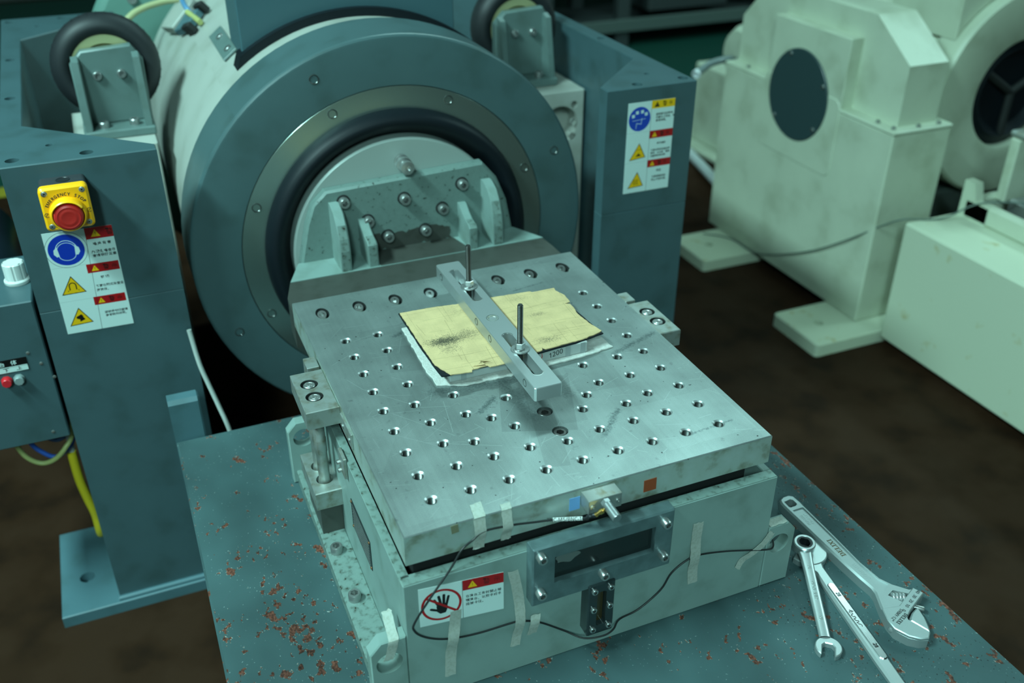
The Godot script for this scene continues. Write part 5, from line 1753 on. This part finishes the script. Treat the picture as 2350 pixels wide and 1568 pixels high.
func labels() -> void:
	# label on the left column: hearing protection, magnet, turning parts
	var W := 520
	var H := 920
	var im := Image.create(W, H, false, Image.FORMAT_RGB8)
	im.fill(PAP)
	var c := Vector2(150, 164)
	fill(im, circle(c, 158, 64), Color(0.25, 0.35, 0.36))
	fill(im, circle(c, 155, 64), PAP)
	fill(im, circle(c, 135, 64), BLU)
	var white := Color(0.78, 0.86, 0.86)
	for k in 30:                                   # head band
		var a := PI + 0.35 + (PI - 0.7) * k / 30.0
		var a2 := PI + 0.35 + (PI - 0.7) * (k + 1) / 30.0
		stroke(im, c + Vector2(cos(a) * 82, sin(a) * 92 + 10), c + Vector2(cos(a2) * 82, sin(a2) * 92 + 10), 3.0, white)
		stroke(im, c + Vector2(cos(a) * 70, sin(a) * 66 + 4), c + Vector2(cos(a2) * 70, sin(a2) * 66 + 4), 2.4, white)
	fill(im, PackedVector2Array([c + Vector2(-66, -36), c + Vector2(-94, -10), c + Vector2(-98, 26), c + Vector2(-80, 52), c + Vector2(-58, 50)]), white)
	fill(im, PackedVector2Array([c + Vector2(66, -36), c + Vector2(94, -10), c + Vector2(98, 26), c + Vector2(80, 52), c + Vector2(58, 50)]), white)
	for k in 20:
		var a := PI * k / 20.0
		var a2 := PI * (k + 1) / 20.0
		stroke(im, c + Vector2(cos(a) * 62, 46 + sin(a) * 46), c + Vector2(cos(a2) * 62, 46 + sin(a2) * 46), 2.6, white)
	header(im, 312, 0, 520, 100, RED, YEL)
	header(im, 264, 316, 510, 396, RED, YEL)
	header(im, 258, 616, 504, 692, RED, YEL)
	stroke(im, Vector2(311, 96), Vector2(268, 920), 1.2, INK)
	stroke(im, Vector2(0, 312), Vector2(264, 312), 0.7, Color(0.55, 0.62, 0.62))
	stroke(im, Vector2(0, 622), Vector2(258, 622), 0.7, Color(0.55, 0.62, 0.62))
	han(im, "噪声有害", 352, 130, 30, INK, 1.5, 1.2)
	han(im, "为避免噪音伤", 330, 200, 29, INK, 1.4, 1.06)
	han(im, "害请带好耳塞", 330, 234, 29, INK, 1.4, 1.06)
	warn(im, Vector2(130, 396), Vector2(34, 560), Vector2(222, 556), 6)
	for k in 14:
		var a := PI + PI * k / 14.0
		var a2 := PI + PI * (k + 1) / 14.0
		stroke(im, Vector2(128, 484) + Vector2.from_angle(a) * 25, Vector2(128, 484) + Vector2.from_angle(a2) * 25, 4.0, INK)
	stroke(im, Vector2(103, 484), Vector2(103, 520), 4.0, INK)
	stroke(im, Vector2(153, 484), Vector2(153, 520), 4.0, INK)
	stroke(im, Vector2(92, 524), Vector2(86, 532), 2.0, INK)
	stroke(im, Vector2(164, 524), Vector2(170, 532), 2.0, INK)
	han(im, "磁场", 352, 432, 28, INK, 1.4, 1.3)
	han(im, "不要在附近放置金", 300, 508, 26, INK, 1.3, 1.04)
	han(im, "属物体。", 300, 546, 26, INK, 1.3, 1.04)
	warn(im, Vector2(128, 690), Vector2(34, 852), Vector2(218, 842), 6)
	fill(im, PackedVector2Array([Vector2(96, 774), Vector2(136, 754), Vector2(150, 770), Vector2(146, 776), Vector2(160, 806), Vector2(118, 822), Vector2(120, 800), Vector2(98, 790)]), INK)
	han(im, "旋转移动位置请", 320, 760, 25, INK, 1.3, 1.03)
	han(im, "参考转向说明。", 320, 790, 25, INK, 1.3, 1.03)
	print_on(im, "left_label", "tall white warning label with blue ear-protection sign, under the yellow stop box", Vector3(-0.598, 0.1112, -0.472), Vector3(-0.4935, 0.1098, -0.472), Vector3(-0.4935, -0.0732, -0.472), Vector3(-0.598, -0.0718, -0.472), Vector3(0, 0, 1))
	# label on the right column
	im = Image.create(W, H, false, Image.FORMAT_RGB8)
	im.fill(PAP)
	c = Vector2(133, 166)
	fill(im, circle(c, 120, 64), BLU.lightened(0.08))
	for q in [[-72, -34], [-30, -66], [26, -70], [70, -44]]:
		fill(im, PackedVector2Array([c + Vector2(q[0] - 17, q[1] - 14), c + Vector2(q[0] + 15, q[1] - 18), c + Vector2(q[0] + 18, q[1] + 14), c + Vector2(q[0] - 14, q[1] + 18)]), white)
	stroke(im, c + Vector2(-78, 12), c + Vector2(66, 2), 2.0, white)
	for q in [[26, -6, 20, 52], [20, 52, -30, 40], [-30, 40, -36, 92]]:
		stroke(im, c + Vector2(q[0], q[1]), c + Vector2(q[2], q[3]), 2.6, white)
	header(im, 260, 0, 520, 80, YEL, INK)
	header(im, 256, 300, 520, 378, RED, YEL)
	header(im, 256, 600, 520, 676, RED, YEL)
	stroke(im, Vector2(259, 80), Vector2(259, 920), 1.2, INK)
	stroke(im, Vector2(0, 300), Vector2(256, 300), 0.7, Color(0.55, 0.62, 0.62))
	stroke(im, Vector2(0, 604), Vector2(256, 604), 0.7, Color(0.55, 0.62, 0.62))
	han(im, "旋转部位或移动", 316, 128, 26, INK, 1.5, 1.04)
	han(im, "位置在工作时，请", 316, 158, 26, INK, 1.5, 1.04)
	han(im, "参考说明。", 316, 190, 26, INK, 1.5, 1.04)
	warn(im, Vector2(150, 410), Vector2(44, 580), Vector2(228, 562), 6)
	fill(im, PackedVector2Array([Vector2(148, 512), Vector2(122, 540), Vector2(168, 536)]), INK)
	stroke(im, Vector2(118, 542), Vector2(174, 538), 3.0, INK)
	stroke(im, Vector2(120, 478), Vector2(176, 476), 1.5, INK)
	han(im, "磁场请防", 350, 424, 24, INK, 1.3, 1.04)
	han(im, "不要在附近放置金属", 284, 490, 24, INK, 1.3, 1.02)
	han(im, "物体，以免被损害指", 284, 520, 24, INK, 1.3, 1.02)
	han(im, "位置请参考说明", 284, 550, 24, INK, 1.3, 1.02)
	warn(im, Vector2(148, 706), Vector2(46, 872), Vector2(224, 860), 6)
	for k in 3:
		for j in 10:
			var p0 := Vector2(114 + k * 20 + sin(j * 0.9) * 5, 786 + j * 5.4)
			stroke(im, p0, Vector2(114 + k * 20 + sin((j + 1) * 0.9) * 5, 786 + (j + 1) * 5.4), 2.6, INK)
	han(im, "高温", 366, 706, 26, INK, 1.5, 1.1)
	han(im, "不要触碰表面", 316, 770, 26, INK, 1.4, 1.04)
	han(im, "防止手被伤害。", 316, 802, 26, INK, 1.4, 1.04)
	print_on(im, "right_label", "tall white warning label with yellow header and blue sign, on the right column", Vector3(0.448, 0.196, -0.472), Vector3(0.5505, 0.196, -0.472), Vector3(0.5505, 0.0132, -0.472), Vector3(0.448, 0.0132, -0.472), Vector3(0, 0, 1))
	# label on the trough: do not touch
	W = 760
	H = 440
	im = Image.create(W, H, false, Image.FORMAT_RGB8)
	im.fill(PAP)
	c = Vector2(196, 226)
	fill(im, circle(c, 180, 72), RED)
	fill(im, circle(c, 157, 72), PAP)
	var palm := [[-46, 10], [-40, 76], [-14, 104], [34, 100], [50, 60], [54, 0], [30, -14], [-20, -12]]
	var pp := PackedVector2Array()
	for q in palm:
		pp.append(c + Vector2(q[0], q[1]))
	fill(im, pp, INK)
	for q in [[-30, 0, -62, -66, 12.0], [-6, -8, -22, -98, 12.5], [20, -8, 24, -106, 12.5], [44, 4, 64, -84, 11.5], [-30, 62, -92, 34, 13.0]]:
		stroke(im, c + Vector2(q[0], q[1]), c + Vector2(q[2], q[3]), q[4], INK)
	stroke(im, c + Vector2(-130, -104), c + Vector2(126, 100), 12.0, RED)
	header(im, 388, 0, 760, 118, RED, YEL)
	stroke(im, Vector2(385, 0), Vector2(385, 440), 1.6, INK)
	han(im, "在滑台工作时禁止触", 414, 176, 34, INK, 1.8, 1.07)
	han(im, "碰滑台，以防手或手", 414, 222, 34, INK, 1.8, 1.07)
	han(im, "指被卡住。", 414, 268, 34, INK, 1.8, 1.07)
	print_on(im, "trough_label", "white do-not-touch warning label with a crossed-out black hand on the trough front", Vector3(-0.2415, -0.0705, 0.3141), Vector3(-0.1345, -0.0825, 0.3141), Vector3(-0.1345, -0.1435, 0.3141), Vector3(-0.2415, -0.1315, 0.3141), Vector3(0, 0, 1))

# ---------------------------------------------------------------- emergency stop and control box
func stop_box() -> void:
	var z := -0.4718
	var c := Vector2(-0.5490, 0.1660)
	var t := thing("emergency_stop", "yellow emergency stop box with a red mushroom button on the left column", "emergency stop", Vector3(c.x, c.y, z))
	var b := MB.new()
	b.x = Transform3D(BZ, Vector3.ZERO)
	b.prism(rounded(c.x - 0.0335, c.y - 0.0335, c.x + 0.0335, c.y + 0.0345, 0.006), z, z + 0.034, [], 0.001)
	part(b, "back_box", mat("dark_grey_plastic", lin(0.03, 0.035, 0.04), 0.45), t)
	b = MB.new()
	b.x = Transform3D(Basis(), Vector3(c.x + 0.002, c.y + 0.0345, z + 0.017))
	b.lathe([[0.0105, 0.0], [0.0105, 0.0006], [0.0096, 0.0009], [0.009, 0.0003], [0.0, 0.0003]], 24)
	part(b, "knockout", M.black, t)
	b = MB.new()
	b.x = Transform3D(BZ, Vector3.ZERO)
	b.prism(rounded(c.x - 0.0350, c.y - 0.0350, c.x + 0.0350, c.y + 0.0350, 0.0075), z + 0.034, z + 0.048, [], 0.0035)
	part(b, "front_cover", M.yellow, t)
	var f := z + 0.048
	var sm := MB.new()
	sm.lathe([[0.0045, 0.0], [0.0045, 0.0008], [0.0035, 0.0014], [0.0012, 0.0014], [0.0010, 0.0006], [0.0, 0.0006]], 18)
	for d in [Vector2(-1, -1), Vector2(1, -1), Vector2(1, 1), Vector2(-1, 1)]:
		inst(sm.mesh(Vector3.ZERO), "cover_screw", M.dark_steel, t, along(Vector3(0, 0, 1), Vector3(c.x + d.x * 0.0265, c.y + d.y * 0.0265, f - 0.0006)))
	var k := Vector2(c.x + 0.0005, c.y - 0.0085)
	b = MB.new()
	b.x = Transform3D(BZ, Vector3(k.x, k.y, f - 0.001))
	b.lathe([[0.0270, 0.0], [0.0262, 0.010], [0.0242, 0.0135], [0.0228, 0.0135], [0.0222, 0.006], [0.0222, 0.0]], 48)
	b.lathe([[0.0268, 0.006], [0.0262, 0.0185], [0.0245, 0.0205], [0.0232, 0.0195], [0.0226, 0.006]], 24, 0.55, PI - 0.55)
	part(b, "guard_collar", M.yellow, t)
	b = MB.new()
	b.x = Transform3D(BZ, Vector3(k.x, k.y, f - 0.001))
	b.lathe([[0.010, 0.0], [0.010, 0.008], [0.0195, 0.009], [0.0212, 0.012], [0.0212, 0.0165], [0.0195, 0.0195], [0.0165, 0.0208], [0.0150, 0.0203], [0.0125, 0.0206], [0.0105, 0.0213], [0.0090, 0.0209], [0.0, 0.0212]], 48)
	part(b, "mushroom_button", M.red, t)
	b = MB.new()
	var s := "EMERGENCY STOP"
	for i in s.length():
		if s[i] == " ":
			continue
		var a := lerpf(deg_to_rad(150), deg_to_rad(33), i / float(s.length() - 1))
		var p := Vector3(k.x + cos(a) * 0.0312, k.y + sin(a) * 0.0312, f + 0.0001)
		b.text(s[i], 0.0068, Transform3D(Basis(Vector3(0, 0, 1), a - PI / 2), p), 0.0003, "Droid Sans", true)
	part(b, "lettering", M.ink, t)
	b = MB.new()
	for sg in [-1.0, 1.0]:
		var q := Vector3(k.x + sg * 0.0302, k.y + 0.0015, f + 0.0002)
		for i in 10:
			var a0 := 0.6 + 4.9 * i / 10.0
			var a1 := 0.6 + 4.9 * (i + 1) / 10.0
			b.tube(PackedVector3Array([q + Vector3(cos(a0), sin(a0), 0) * 0.0033, q + Vector3(cos(a1), sin(a1), 0) * 0.0033]), 0.00035, 5)
		b.tube(PackedVector3Array([q + Vector3(-0.0018, -0.002, 0), q + Vector3(0.0018, 0.0022, 0)]), 0.00035, 5)
	part(b, "turn_symbols", M.ink, t)

func control() -> void:
	var t := thing("control_box", "blue-green control box with red and grey push buttons at the left edge of the picture", "control box", Vector3(-0.75, -0.27, -0.57))
	var b := MB.new()
	b.box(Vector3(-0.7605, -0.1365, -0.569), Vector3(0.247, 0.271, 0.19), 0.002)
	part(b, "box_body", M.teal, t)
	var z := -0.474
	var im := Image.create(600, 200, false, Image.FORMAT_RGB8)
	im.fill(Color(0.03, 0.035, 0.04))
	im.fill_rect(Rect2i(6, 108, 588, 86), PAP)
	im.fill_rect(Rect2i(6, 120, 588, 3), INK)
	han(im, "台体", 262, 22, 74, PAP, 4.5, 1.9)
	han(im, "下上", 300, 120, 66, INK, 4.0, 2.35)
	b = MB.new()
	b.uvs = func(p: Vector3, _f): return Vector2((p.x + 0.745) / 0.0755, (-0.0995 - p.y) / 0.0245)
	b.box(Vector3(-0.70725, -0.11175, z + 0.0006), Vector3(0.0755, 0.0245, 0.0012))
	var m := mat("button_plate_print", Color(1, 1, 1), 0.4)
	m.albedo_texture = ImageTexture.create_from_image(im)
	part(b, "name_strip", m, t, "black and white strip with button names")
	for k in 2:
		b = MB.new()
		b.x = Transform3D(BZ, Vector3([-0.7075, -0.6885][k], -0.1385, z))
		b.lathe([[0.0092, 0.0], [0.0092, 0.002], [0.0078, 0.0024], [0.0078, 0.010], [0.0070, 0.0112], [0.0, 0.0112]], 8, PI / 8, TAU + PI / 8, 0.1)
		part(b, "push_button", [mat("bright_red_plastic", lin(0.62, 0.02, 0.03), 0.35), mat("light_grey_plastic", lin(0.22, 0.28, 0.28), 0.4)][k], t, ["red push button", "grey push button"][k])
	for q in [Vector2(-0.650, -0.118), Vector2(-0.636, -0.148), Vector2(-0.662, -0.256), Vector2(-0.665, -0.094)]:
		var sm := MB.new()
		sm.lathe([[0.003, 0.0], [0.003, 0.0008], [0.002, 0.0012], [0.0, 0.0012]], 12)
		inst(sm.mesh(Vector3.ZERO), "cover_screw", M.dark_steel, t, along(Vector3(0, 0, 1), Vector3(q.x, q.y, z)))
	t = thing("rotary_knob", "white fluted rotary knob on top of the control box", "knob", Vector3(-0.659, -0.001, -0.556))
	b = MB.new()
	b.x = Transform3D(Basis(), Vector3(-0.659, -0.001, -0.556))
	b.lathe([[0.0, 0.0], [0.0195, 0.0], [0.0205, 0.0015], [0.0205, 0.006], [0.019, 0.008], [0.0175, 0.0085]], 40)
	part(b, "knob_skirt", M.white, t)
	b = MB.new()
	b.x = Transform3D(Basis(), Vector3(-0.659, -0.001, -0.556))
	var gp := PackedVector2Array()
	for i in 72:
		var a := TAU * i / 72
		gp.append(Vector2.from_angle(a) * (0.0172 - (0.0012 if i % 9 in [0, 1] else 0.0)))
	b.prism(gp, 0.008, 0.037, [], 0.0016)
	part(b, "knob_grip", M.white, t)
	wire("wire", [Vector3(-0.742, -0.262, -0.57), Vector3(-0.740, -0.318, -0.565), Vector3(-0.729, -0.352, -0.56), Vector3(-0.707, -0.370, -0.555), Vector3(-0.683, -0.365, -0.55), Vector3(-0.660, -0.345, -0.55), Vector3(-0.643, -0.324, -0.57), Vector3(-0.648, -0.29, -0.64)], 0.0048, M.earth_wire, "yellow-green earth wire hanging in a loop below the control box")
	wire("wire", [Vector3(-0.722, -0.262, -0.57), Vector3(-0.718, -0.330, -0.575), Vector3(-0.702, -0.358, -0.572), Vector3(-0.681, -0.372, -0.568), Vector3(-0.658, -0.357, -0.566), Vector3(-0.645, -0.340, -0.585), Vector3(-0.652, -0.30, -0.66)], 0.0045, M.blue_wire, "lower blue wire hanging below the control box", "blue wires below the control box")
	wire("wire", [Vector3(-0.708, -0.262, -0.60), Vector3(-0.705, -0.325, -0.60), Vector3(-0.690, -0.348, -0.60), Vector3(-0.670, -0.356, -0.60), Vector3(-0.650, -0.338, -0.61), Vector3(-0.655, -0.29, -0.68)], 0.0042, mat("dark_blue_wire", lin(0.02, 0.06, 0.16), 0.4), "upper, darker blue wire hanging below the control box", "blue wires below the control box")
	t = thing("hose", "thick yellow hose hanging behind the left column down to the floor", "hose", Vector3(-0.65, FL, -0.60))
	b = MB.new()
	b.tube(smooth([Vector3(-0.655, -0.372, -0.575), Vector3(-0.655, -0.44, -0.575), Vector3(-0.650, -0.49, -0.575), Vector3(-0.645, -0.535, -0.58), Vector3(-0.647, -0.60, -0.60), Vector3(-0.655, -0.67, -0.74)]), 0.0085, 12)
	part(b, "hose_jacket", M.yellow_hose, t)
	b = MB.new()
	b.tube(smooth([Vector3(-0.651, -0.30, -0.62), Vector3(-0.652, -0.345, -0.59), Vector3(-0.655, -0.374, -0.575)]), 0.0065, 12)
	part(b, "hose_end", M.grey, t)
	b = MB.new()
	b.tube(smooth([Vector3(-0.408, -0.10, -0.46), Vector3(-0.402, -0.165, -0.452), Vector3(-0.394, -0.206, -0.447), Vector3(-0.383, -0.256, -0.44), Vector3(-0.372, -0.312, -0.43), Vector3(-0.355, -0.45, -0.41), Vector3(-0.35, -0.60, -0.40)]), 0.0043, 10)
	solo(b, "hose", M.white_hose, "white hose running down beside the left column behind the base block", "hose", Vector3(-0.39, -0.25, -0.44))

# ---------------------------------------------------------------- wrenches
func tools() -> void:
	var y0 := -0.2598
	# adjustable wrench
	var t := thing("adjustable_wrench", "large satin adjustable wrench lying along the right edge of the base block", "wrench", Vector3(0.40, y0, 0.33))
	var b := MB.new()
	var knurl := V2([0.4035, 0.4105, 0.4165, 0.4055, 0.4335, 0.4205, 0.4145, 0.4305])
	var head := V2([0.3855, 0.1900, 0.3880, 0.1835, 0.3960, 0.1790, 0.4080, 0.1785, 0.4145, 0.1835, 0.4160, 0.2000, 0.4155, 0.2130, 0.4150, 0.2810, 0.4135, 0.3430, 0.4170, 0.3790, 0.4250, 0.3950, 0.4395, 0.4115, 0.4440, 0.4130, 0.4515, 0.4275, 0.4105, 0.4455, 0.3985, 0.4530, 0.3965, 0.4580, 0.4080, 0.4862, 0.3985, 0.4940, 0.3880, 0.4905, 0.3770, 0.4810, 0.3690, 0.4640, 0.3705, 0.4480, 0.3785, 0.4260, 0.3905, 0.4000, 0.3925, 0.3900, 0.3905, 0.3690, 0.3885, 0.3320, 0.3865, 0.2650, 0.3850, 0.2000])
	var panel := V2([0.3915, 0.2120, 0.4110, 0.2120, 0.4108, 0.2810, 0.4095, 0.3450, 0.4125, 0.3800, 0.4190, 0.3940, 0.4080, 0.4010, 0.3985, 0.3950, 0.3955, 0.3690, 0.3930, 0.3320, 0.3915, 0.2650])
	var eye := V2([0.3915, 0.1905, 0.4040, 0.1885, 0.4075, 0.1915, 0.4075, 0.2020, 0.4035, 0.2050, 0.3935, 0.2055, 0.3910, 0.2030])
	b.prism(head, y0, y0 + 0.0165, [hole(knurl), hole(panel, 0.0022), hole(eye)], 0.0026)
	part(b, "handle_body", M.satin, t)
	b = MB.new()
	b.prism(V2([0.3685, 0.4630, 0.3700, 0.4480, 0.3775, 0.4280, 0.4030, 0.4330, 0.4445, 0.4135, 0.4515, 0.4275, 0.4110, 0.4460, 0.3990, 0.4532, 0.3970, 0.4575, 0.4082, 0.4860, 0.3990, 0.4938, 0.3880, 0.4905, 0.3772, 0.4808]), y0 + 0.012, y0 + 0.0185, [], 0.0012)
	part(b, "fixed_jaw", M.satin, t)
	b = MB.new()
	b.prism(V2([0.3998, 0.4585, 0.4025, 0.4545, 0.4120, 0.4480, 0.4262, 0.4425, 0.4262, 0.4480, 0.4225, 0.4620, 0.4150, 0.4780, 0.4098, 0.4855]), y0 + 0.0008, y0 + 0.0160, [], 0.0022)
	part(b, "movable_jaw", M.satin, t)
	b = MB.new()
	b.x = along(Vector3(0.93, 0, 0.36), Vector3(0.4078, y0 + 0.0105, 0.4130))
	var pr := [[0.0, 0.0], [0.006, 0.0]]
	for k in 4:
		var y := 0.001 + k * 0.0046
		pr.append([0.0085, y]); pr.append([0.0088, y + 0.0006]); pr.append([0.0088, y + 0.0026]); pr.append([0.0085, y + 0.0032]); pr.append([0.0066, y + 0.0036]); pr.append([0.0066, y + 0.0044])
	pr.append([0.006, 0.0195]); pr.append([0.0, 0.0195])
	b.lathe(pr, 28, 0.0, TAU, 0.3)
	part(b, "adjusting_screw", M.chrome, t)
	b = MB.new()
	b.x = along(Vector3(-0.9, 0, 0.42), Vector3(0.3715, y0 + 0.0085, 0.4570))
	b.lathe([[0.0046, -0.004], [0.0046, 0.001], [0.0038, 0.0028], [0.002, 0.0036], [0.0, 0.0038]], 20)
	part(b, "pivot_pin", M.chrome, t)
	b = MB.new()
	b.x = along(Vector3(0.72, 0, 0.69), Vector3(0.431, y0 + 0.008, 0.438))
	b.lathe([[0.0, -0.004], [0.0040, -0.004], [0.0040, 0.009], [0.003, 0.0105], [0.0, 0.0105]], 18)
	part(b, "jaw_rail", M.dark_steel, t)
	# lettering, read from the far side
	b = MB.new()
	var top := y0 + 0.0143
	var flatb := func(ax: Vector3) -> Basis: return Basis(ax.normalized(), Vector3.UP.cross(ax.normalized()), Vector3.UP)
	b.text("DELIXI", 0.0105, Transform3D(flatb.call(Vector3(0.015, 0, -1)), Vector3(0.4015, top, 0.304)), 0.0005, "Droid Serif", true)
	part(b, "maker_lettering", mat("brown_etched_letters", lin(0.12, 0.085, 0.04), 0.5, 0.3), t)
	b = MB.new()
	b.text("300mm", 0.0100, Transform3D(flatb.call(Vector3(-0.05, 0, -1)), Vector3(0.4020, top, 0.357)), 0.0005)
	b.text("CR-V 12\"", 0.0056, Transform3D(flatb.call(Vector3(0.0, 0, -1)), Vector3(0.4045, top, 0.236)), 0.0005)
	b.text("FORGED", 0.0056, Transform3D(flatb.call(Vector3(0.0, 0, -1)), Vector3(0.3975, top, 0.236)), 0.0005)
	part(b, "raised_lettering", M.satin, t)
	b = MB.new()
	top = y0 + 0.0186
	b.text("DELIXI", 0.0070, Transform3D(flatb.call(Vector3(0.93, 0, -0.36).rotated(Vector3.UP, PI)), Vector3(0.3895, top, 0.4535)), 0.0004, "Droid Serif", true)
	b.text("DRMY-12\"", 0.0032, Transform3D(flatb.call(Vector3(0.93, 0, -0.36).rotated(Vector3.UP, PI)), Vector3(0.3875, top, 0.4455)), 0.0004)
	for k in 5:
		b.text(str(40 - k * 10), 0.0030, Transform3D(flatb.call(Vector3(0.93, 0, -0.4).rotated(Vector3.UP, PI)), Vector3(0.4445 - k * 0.0105, top, 0.4235 + k * 0.0048)), 0.0004)
	part(b, "etched_lettering", M.ink, t)
	# long combination spanner
	t = thing("combination_spanner", "long worn combination spanner sized 28, lying under the short ratchet spanner", "spanner", Vector3(0.335, y0, 0.42))
	var hp := PackedVector2Array()
	var hc := Vector2(0.361, 0.288)
	for k in 28:
		var a := deg_to_rad(-92 + 262.0 * k / 27.0)
		hp.append(hc + Vector2.from_angle(a) * (0.0295 if k > 3 and k < 24 else 0.0275))
	hp.append(hc + Vector2(-0.010, -0.0065))
	hp.append(hc + Vector2(-0.004, 0.0075))
	hp.append(hc + Vector2(0.008, 0.004))
	hp.append(hc + Vector2(0.009, -0.013))
	b = MB.new()
	b.prism(hp, y0, y0 + 0.0098, [], 0.0014)
	part(b, "open_jaw", M.chrome, t)
	b = MB.new()
	b.prism(V2([0.3400, 0.3080, 0.3725, 0.3080, 0.3640, 0.3250, 0.3590, 0.3550, 0.3355, 0.4900, 0.3180, 0.5850, 0.3010, 0.5850, 0.3160, 0.4900, 0.3400, 0.3560, 0.3455, 0.3300]), y0 + 0.0006, y0 + 0.0085, [], 0.0030)
	part(b, "shaft", M.chrome, t)
	b = MB.new()
	b.prism(slot(Vector2(0.3490, 0.3600), Vector2(0.3290, 0.4880), 0.0058), y0 + 0.0080, y0 + 0.0102, [], 0.0012)
	part(b, "raised_panel", mat("polished_panel", lin(0.72, 0.74, 0.74), 0.24, 1.0), t)
	b = MB.new()
	b.x = Transform3D(Basis(), Vector3(0.302, 0, 0.612))
	b.lathe([[0.0150, y0 + 0.014], [0.0150, y0], [0.0250, y0], [0.0268, y0 + 0.002], [0.0268, y0 + 0.012], [0.0250, y0 + 0.014], [0.0150, y0 + 0.014]], 36)
	part(b, "ring_end", M.chrome, t)
	b = MB.new()
	top = y0 + 0.0103
	var ax := Vector3(-0.020, 0, 0.128)
	b.text("28", 0.0072, Transform3D(flatb.call(ax), Vector3(0.3462, top, 0.3780)), 0.0003, "Droid Sans", true)
	b.text("28", 0.0072, Transform3D(flatb.call(ax), Vector3(0.3318, top, 0.4710)), 0.0003, "Droid Sans", true)
	var sq := flatb.call(ax) as Basis
	var org2 := Vector3(0.3392, top, 0.4230)
	var path := [Vector2(-0.016, -0.0015), Vector2(-0.012, 0.003), Vector2(-0.0135, -0.002), Vector2(-0.011, -0.0028), Vector2(-0.0095, 0.0005), Vector2(-0.007, -0.001), Vector2(-0.0075, -0.003), Vector2(-0.004, -0.0025), Vector2(-0.003, 0.0008), Vector2(0.0, -0.0005), Vector2(-0.0005, -0.003), Vector2(0.0035, -0.0022), Vector2(0.0045, 0.001), Vector2(0.0072, 0.0), Vector2(0.0068, -0.0025), Vector2(0.0100, -0.0015), Vector2(0.0115, 0.0012), Vector2(0.015, 0.0008)]
	var pts := []
	for q in path:
		pts.append(org2 + sq * Vector3(q.x, q.y, 0.0))
	b.tube(smooth(pts, 3), 0.0004, 5)
	part(b, "stamped_marks", M.ink, t)
	# short ratchet spanner on top of it
	t = thing("ratchet_spanner", "short polished ratchet spanner sized 16 with a black ratchet ring, resting on the long spanner", "spanner", Vector3(0.31, y0, 0.37))
	var tilt := atan2(0.0225, 0.165)
	var rc := Vector3(0.3545, y0 + 0.0285, 0.2875)
	b = MB.new()
	b.x = Transform3D(Basis(Vector3(0.87, 0, 0.49).normalized(), tilt * 0.5), rc)
	b.lathe([[0.0112, -0.0135], [0.0150, -0.0135], [0.0160, -0.0125], [0.0160, -0.0015], [0.0146, 0.0], [0.0117, 0.0], [0.0112, -0.0006], [0.0112, -0.0135]], 44)
	part(b, "ratchet_ring", M.chrome, t)
	b = MB.new()
	b.x = Transform3D(Basis(Vector3(0.87, 0, 0.49).normalized(), tilt * 0.5), rc)
	var star := PackedVector2Array()
	for k in 24:
		star.append(Vector2.from_angle(TAU * k / 24) * (0.0092 if k % 2 == 0 else 0.0082))
	b.prism(circle(Vector2.ZERO, 0.0114, 48), -0.013, -0.0004, [hole(star)])
	part(b, "ratchet_insert", M.black, t, "black toothed ratchet insert")
	b = MB.new()
	var p0 := Vector3(0.3470, y0 + 0.0205, 0.3000)
	var p1 := Vector3(0.2800, y0 + 0.0075, 0.4330)
	var sp := PackedVector3Array()
	for k in 13:
		sp.append(p0.lerp(p1, k / 12.0))
	var dxz := (p1 - p0).normalized()
	var s0 := dxz.cross(Vector3.UP).normalized()
	var rows := []
	for k in 13:
		var f := k / 12.0
		var w := lerpf(0.0078, 0.0072, f) * (1.0 + 0.25 * pow(1.0 - f, 8.0))
		var hgt := 0.0034
		var row := []
		for j in 9:
			var a := PI * j / 8.0
			row.append(sp[k] + s0 * cos(a) * w + Vector3.UP * (pow(sin(a), 0.6) * hgt))
		rows.append(row)
	b.sheet(rows, 0.0003, Vector3.UP)
	var low := []
	for k in 13:
		var row := []
		for j in 9:
			var a := PI * j / 8.0
			row.append(sp[k] + s0 * cos(a) * (lerpf(0.0078, 0.0072, k / 12.0) * (1.0 + 0.25 * pow(1.0 - k / 12.0, 8.0))) - Vector3.UP * (pow(sin(a), 0.6) * 0.0034))
		low.append(row)
	b.sheet(low, 0.0003, Vector3.DOWN)
	part(b, "shaft", M.chrome, t)
	b = MB.new()
	var jc := Vector2(0.2745, 0.4475)
	var jaw := PackedVector2Array()
	var d := Vector2(-0.067, 0.133).normalized()         # from the ring to the jaw
	var base := d.angle() + 0.22
	for k in 30:
		var a := base + deg_to_rad(32 + 296.0 * k / 29.0)
		jaw.append(jc + Vector2.from_angle(a) * 0.0175)
	var mouth := Vector2.from_angle(base)
	var mn := Vector2(-mouth.y, mouth.x)
	for q in [[0.012, -0.0083], [-0.001, -0.0083], [-0.0055, -0.0045], [-0.0055, 0.0045], [-0.001, 0.0083], [0.012, 0.0083]]:
		jaw.append(jc + mouth * q[0] + mn * q[1])
	b.prism(jaw, y0 + 0.0002, y0 + 0.0086, [], 0.0012)
	part(b, "open_jaw", M.chrome, t)
	b = MB.new()
	var cax := (p1 - p0).normalized()
	var cup := Vector3.UP
	cup = (cup - cax * cup.dot(cax)).normalized()
	var bas := Basis(-cax, cup.cross(-cax), cup)
	b.text("16", 0.0060, Transform3D(bas, p0.lerp(p1, 0.20) + cup * 0.0040), 0.0004)
	b.text("16", 0.0060, Transform3D(bas, p0.lerp(p1, 0.80) + cup * 0.0040), 0.0004)
	b.text("CR-V 16x16", 0.0058, Transform3D(bas, p0.lerp(p1, 0.48) + cup * 0.0040), 0.0004)
	part(b, "raised_lettering", M.steel, t)
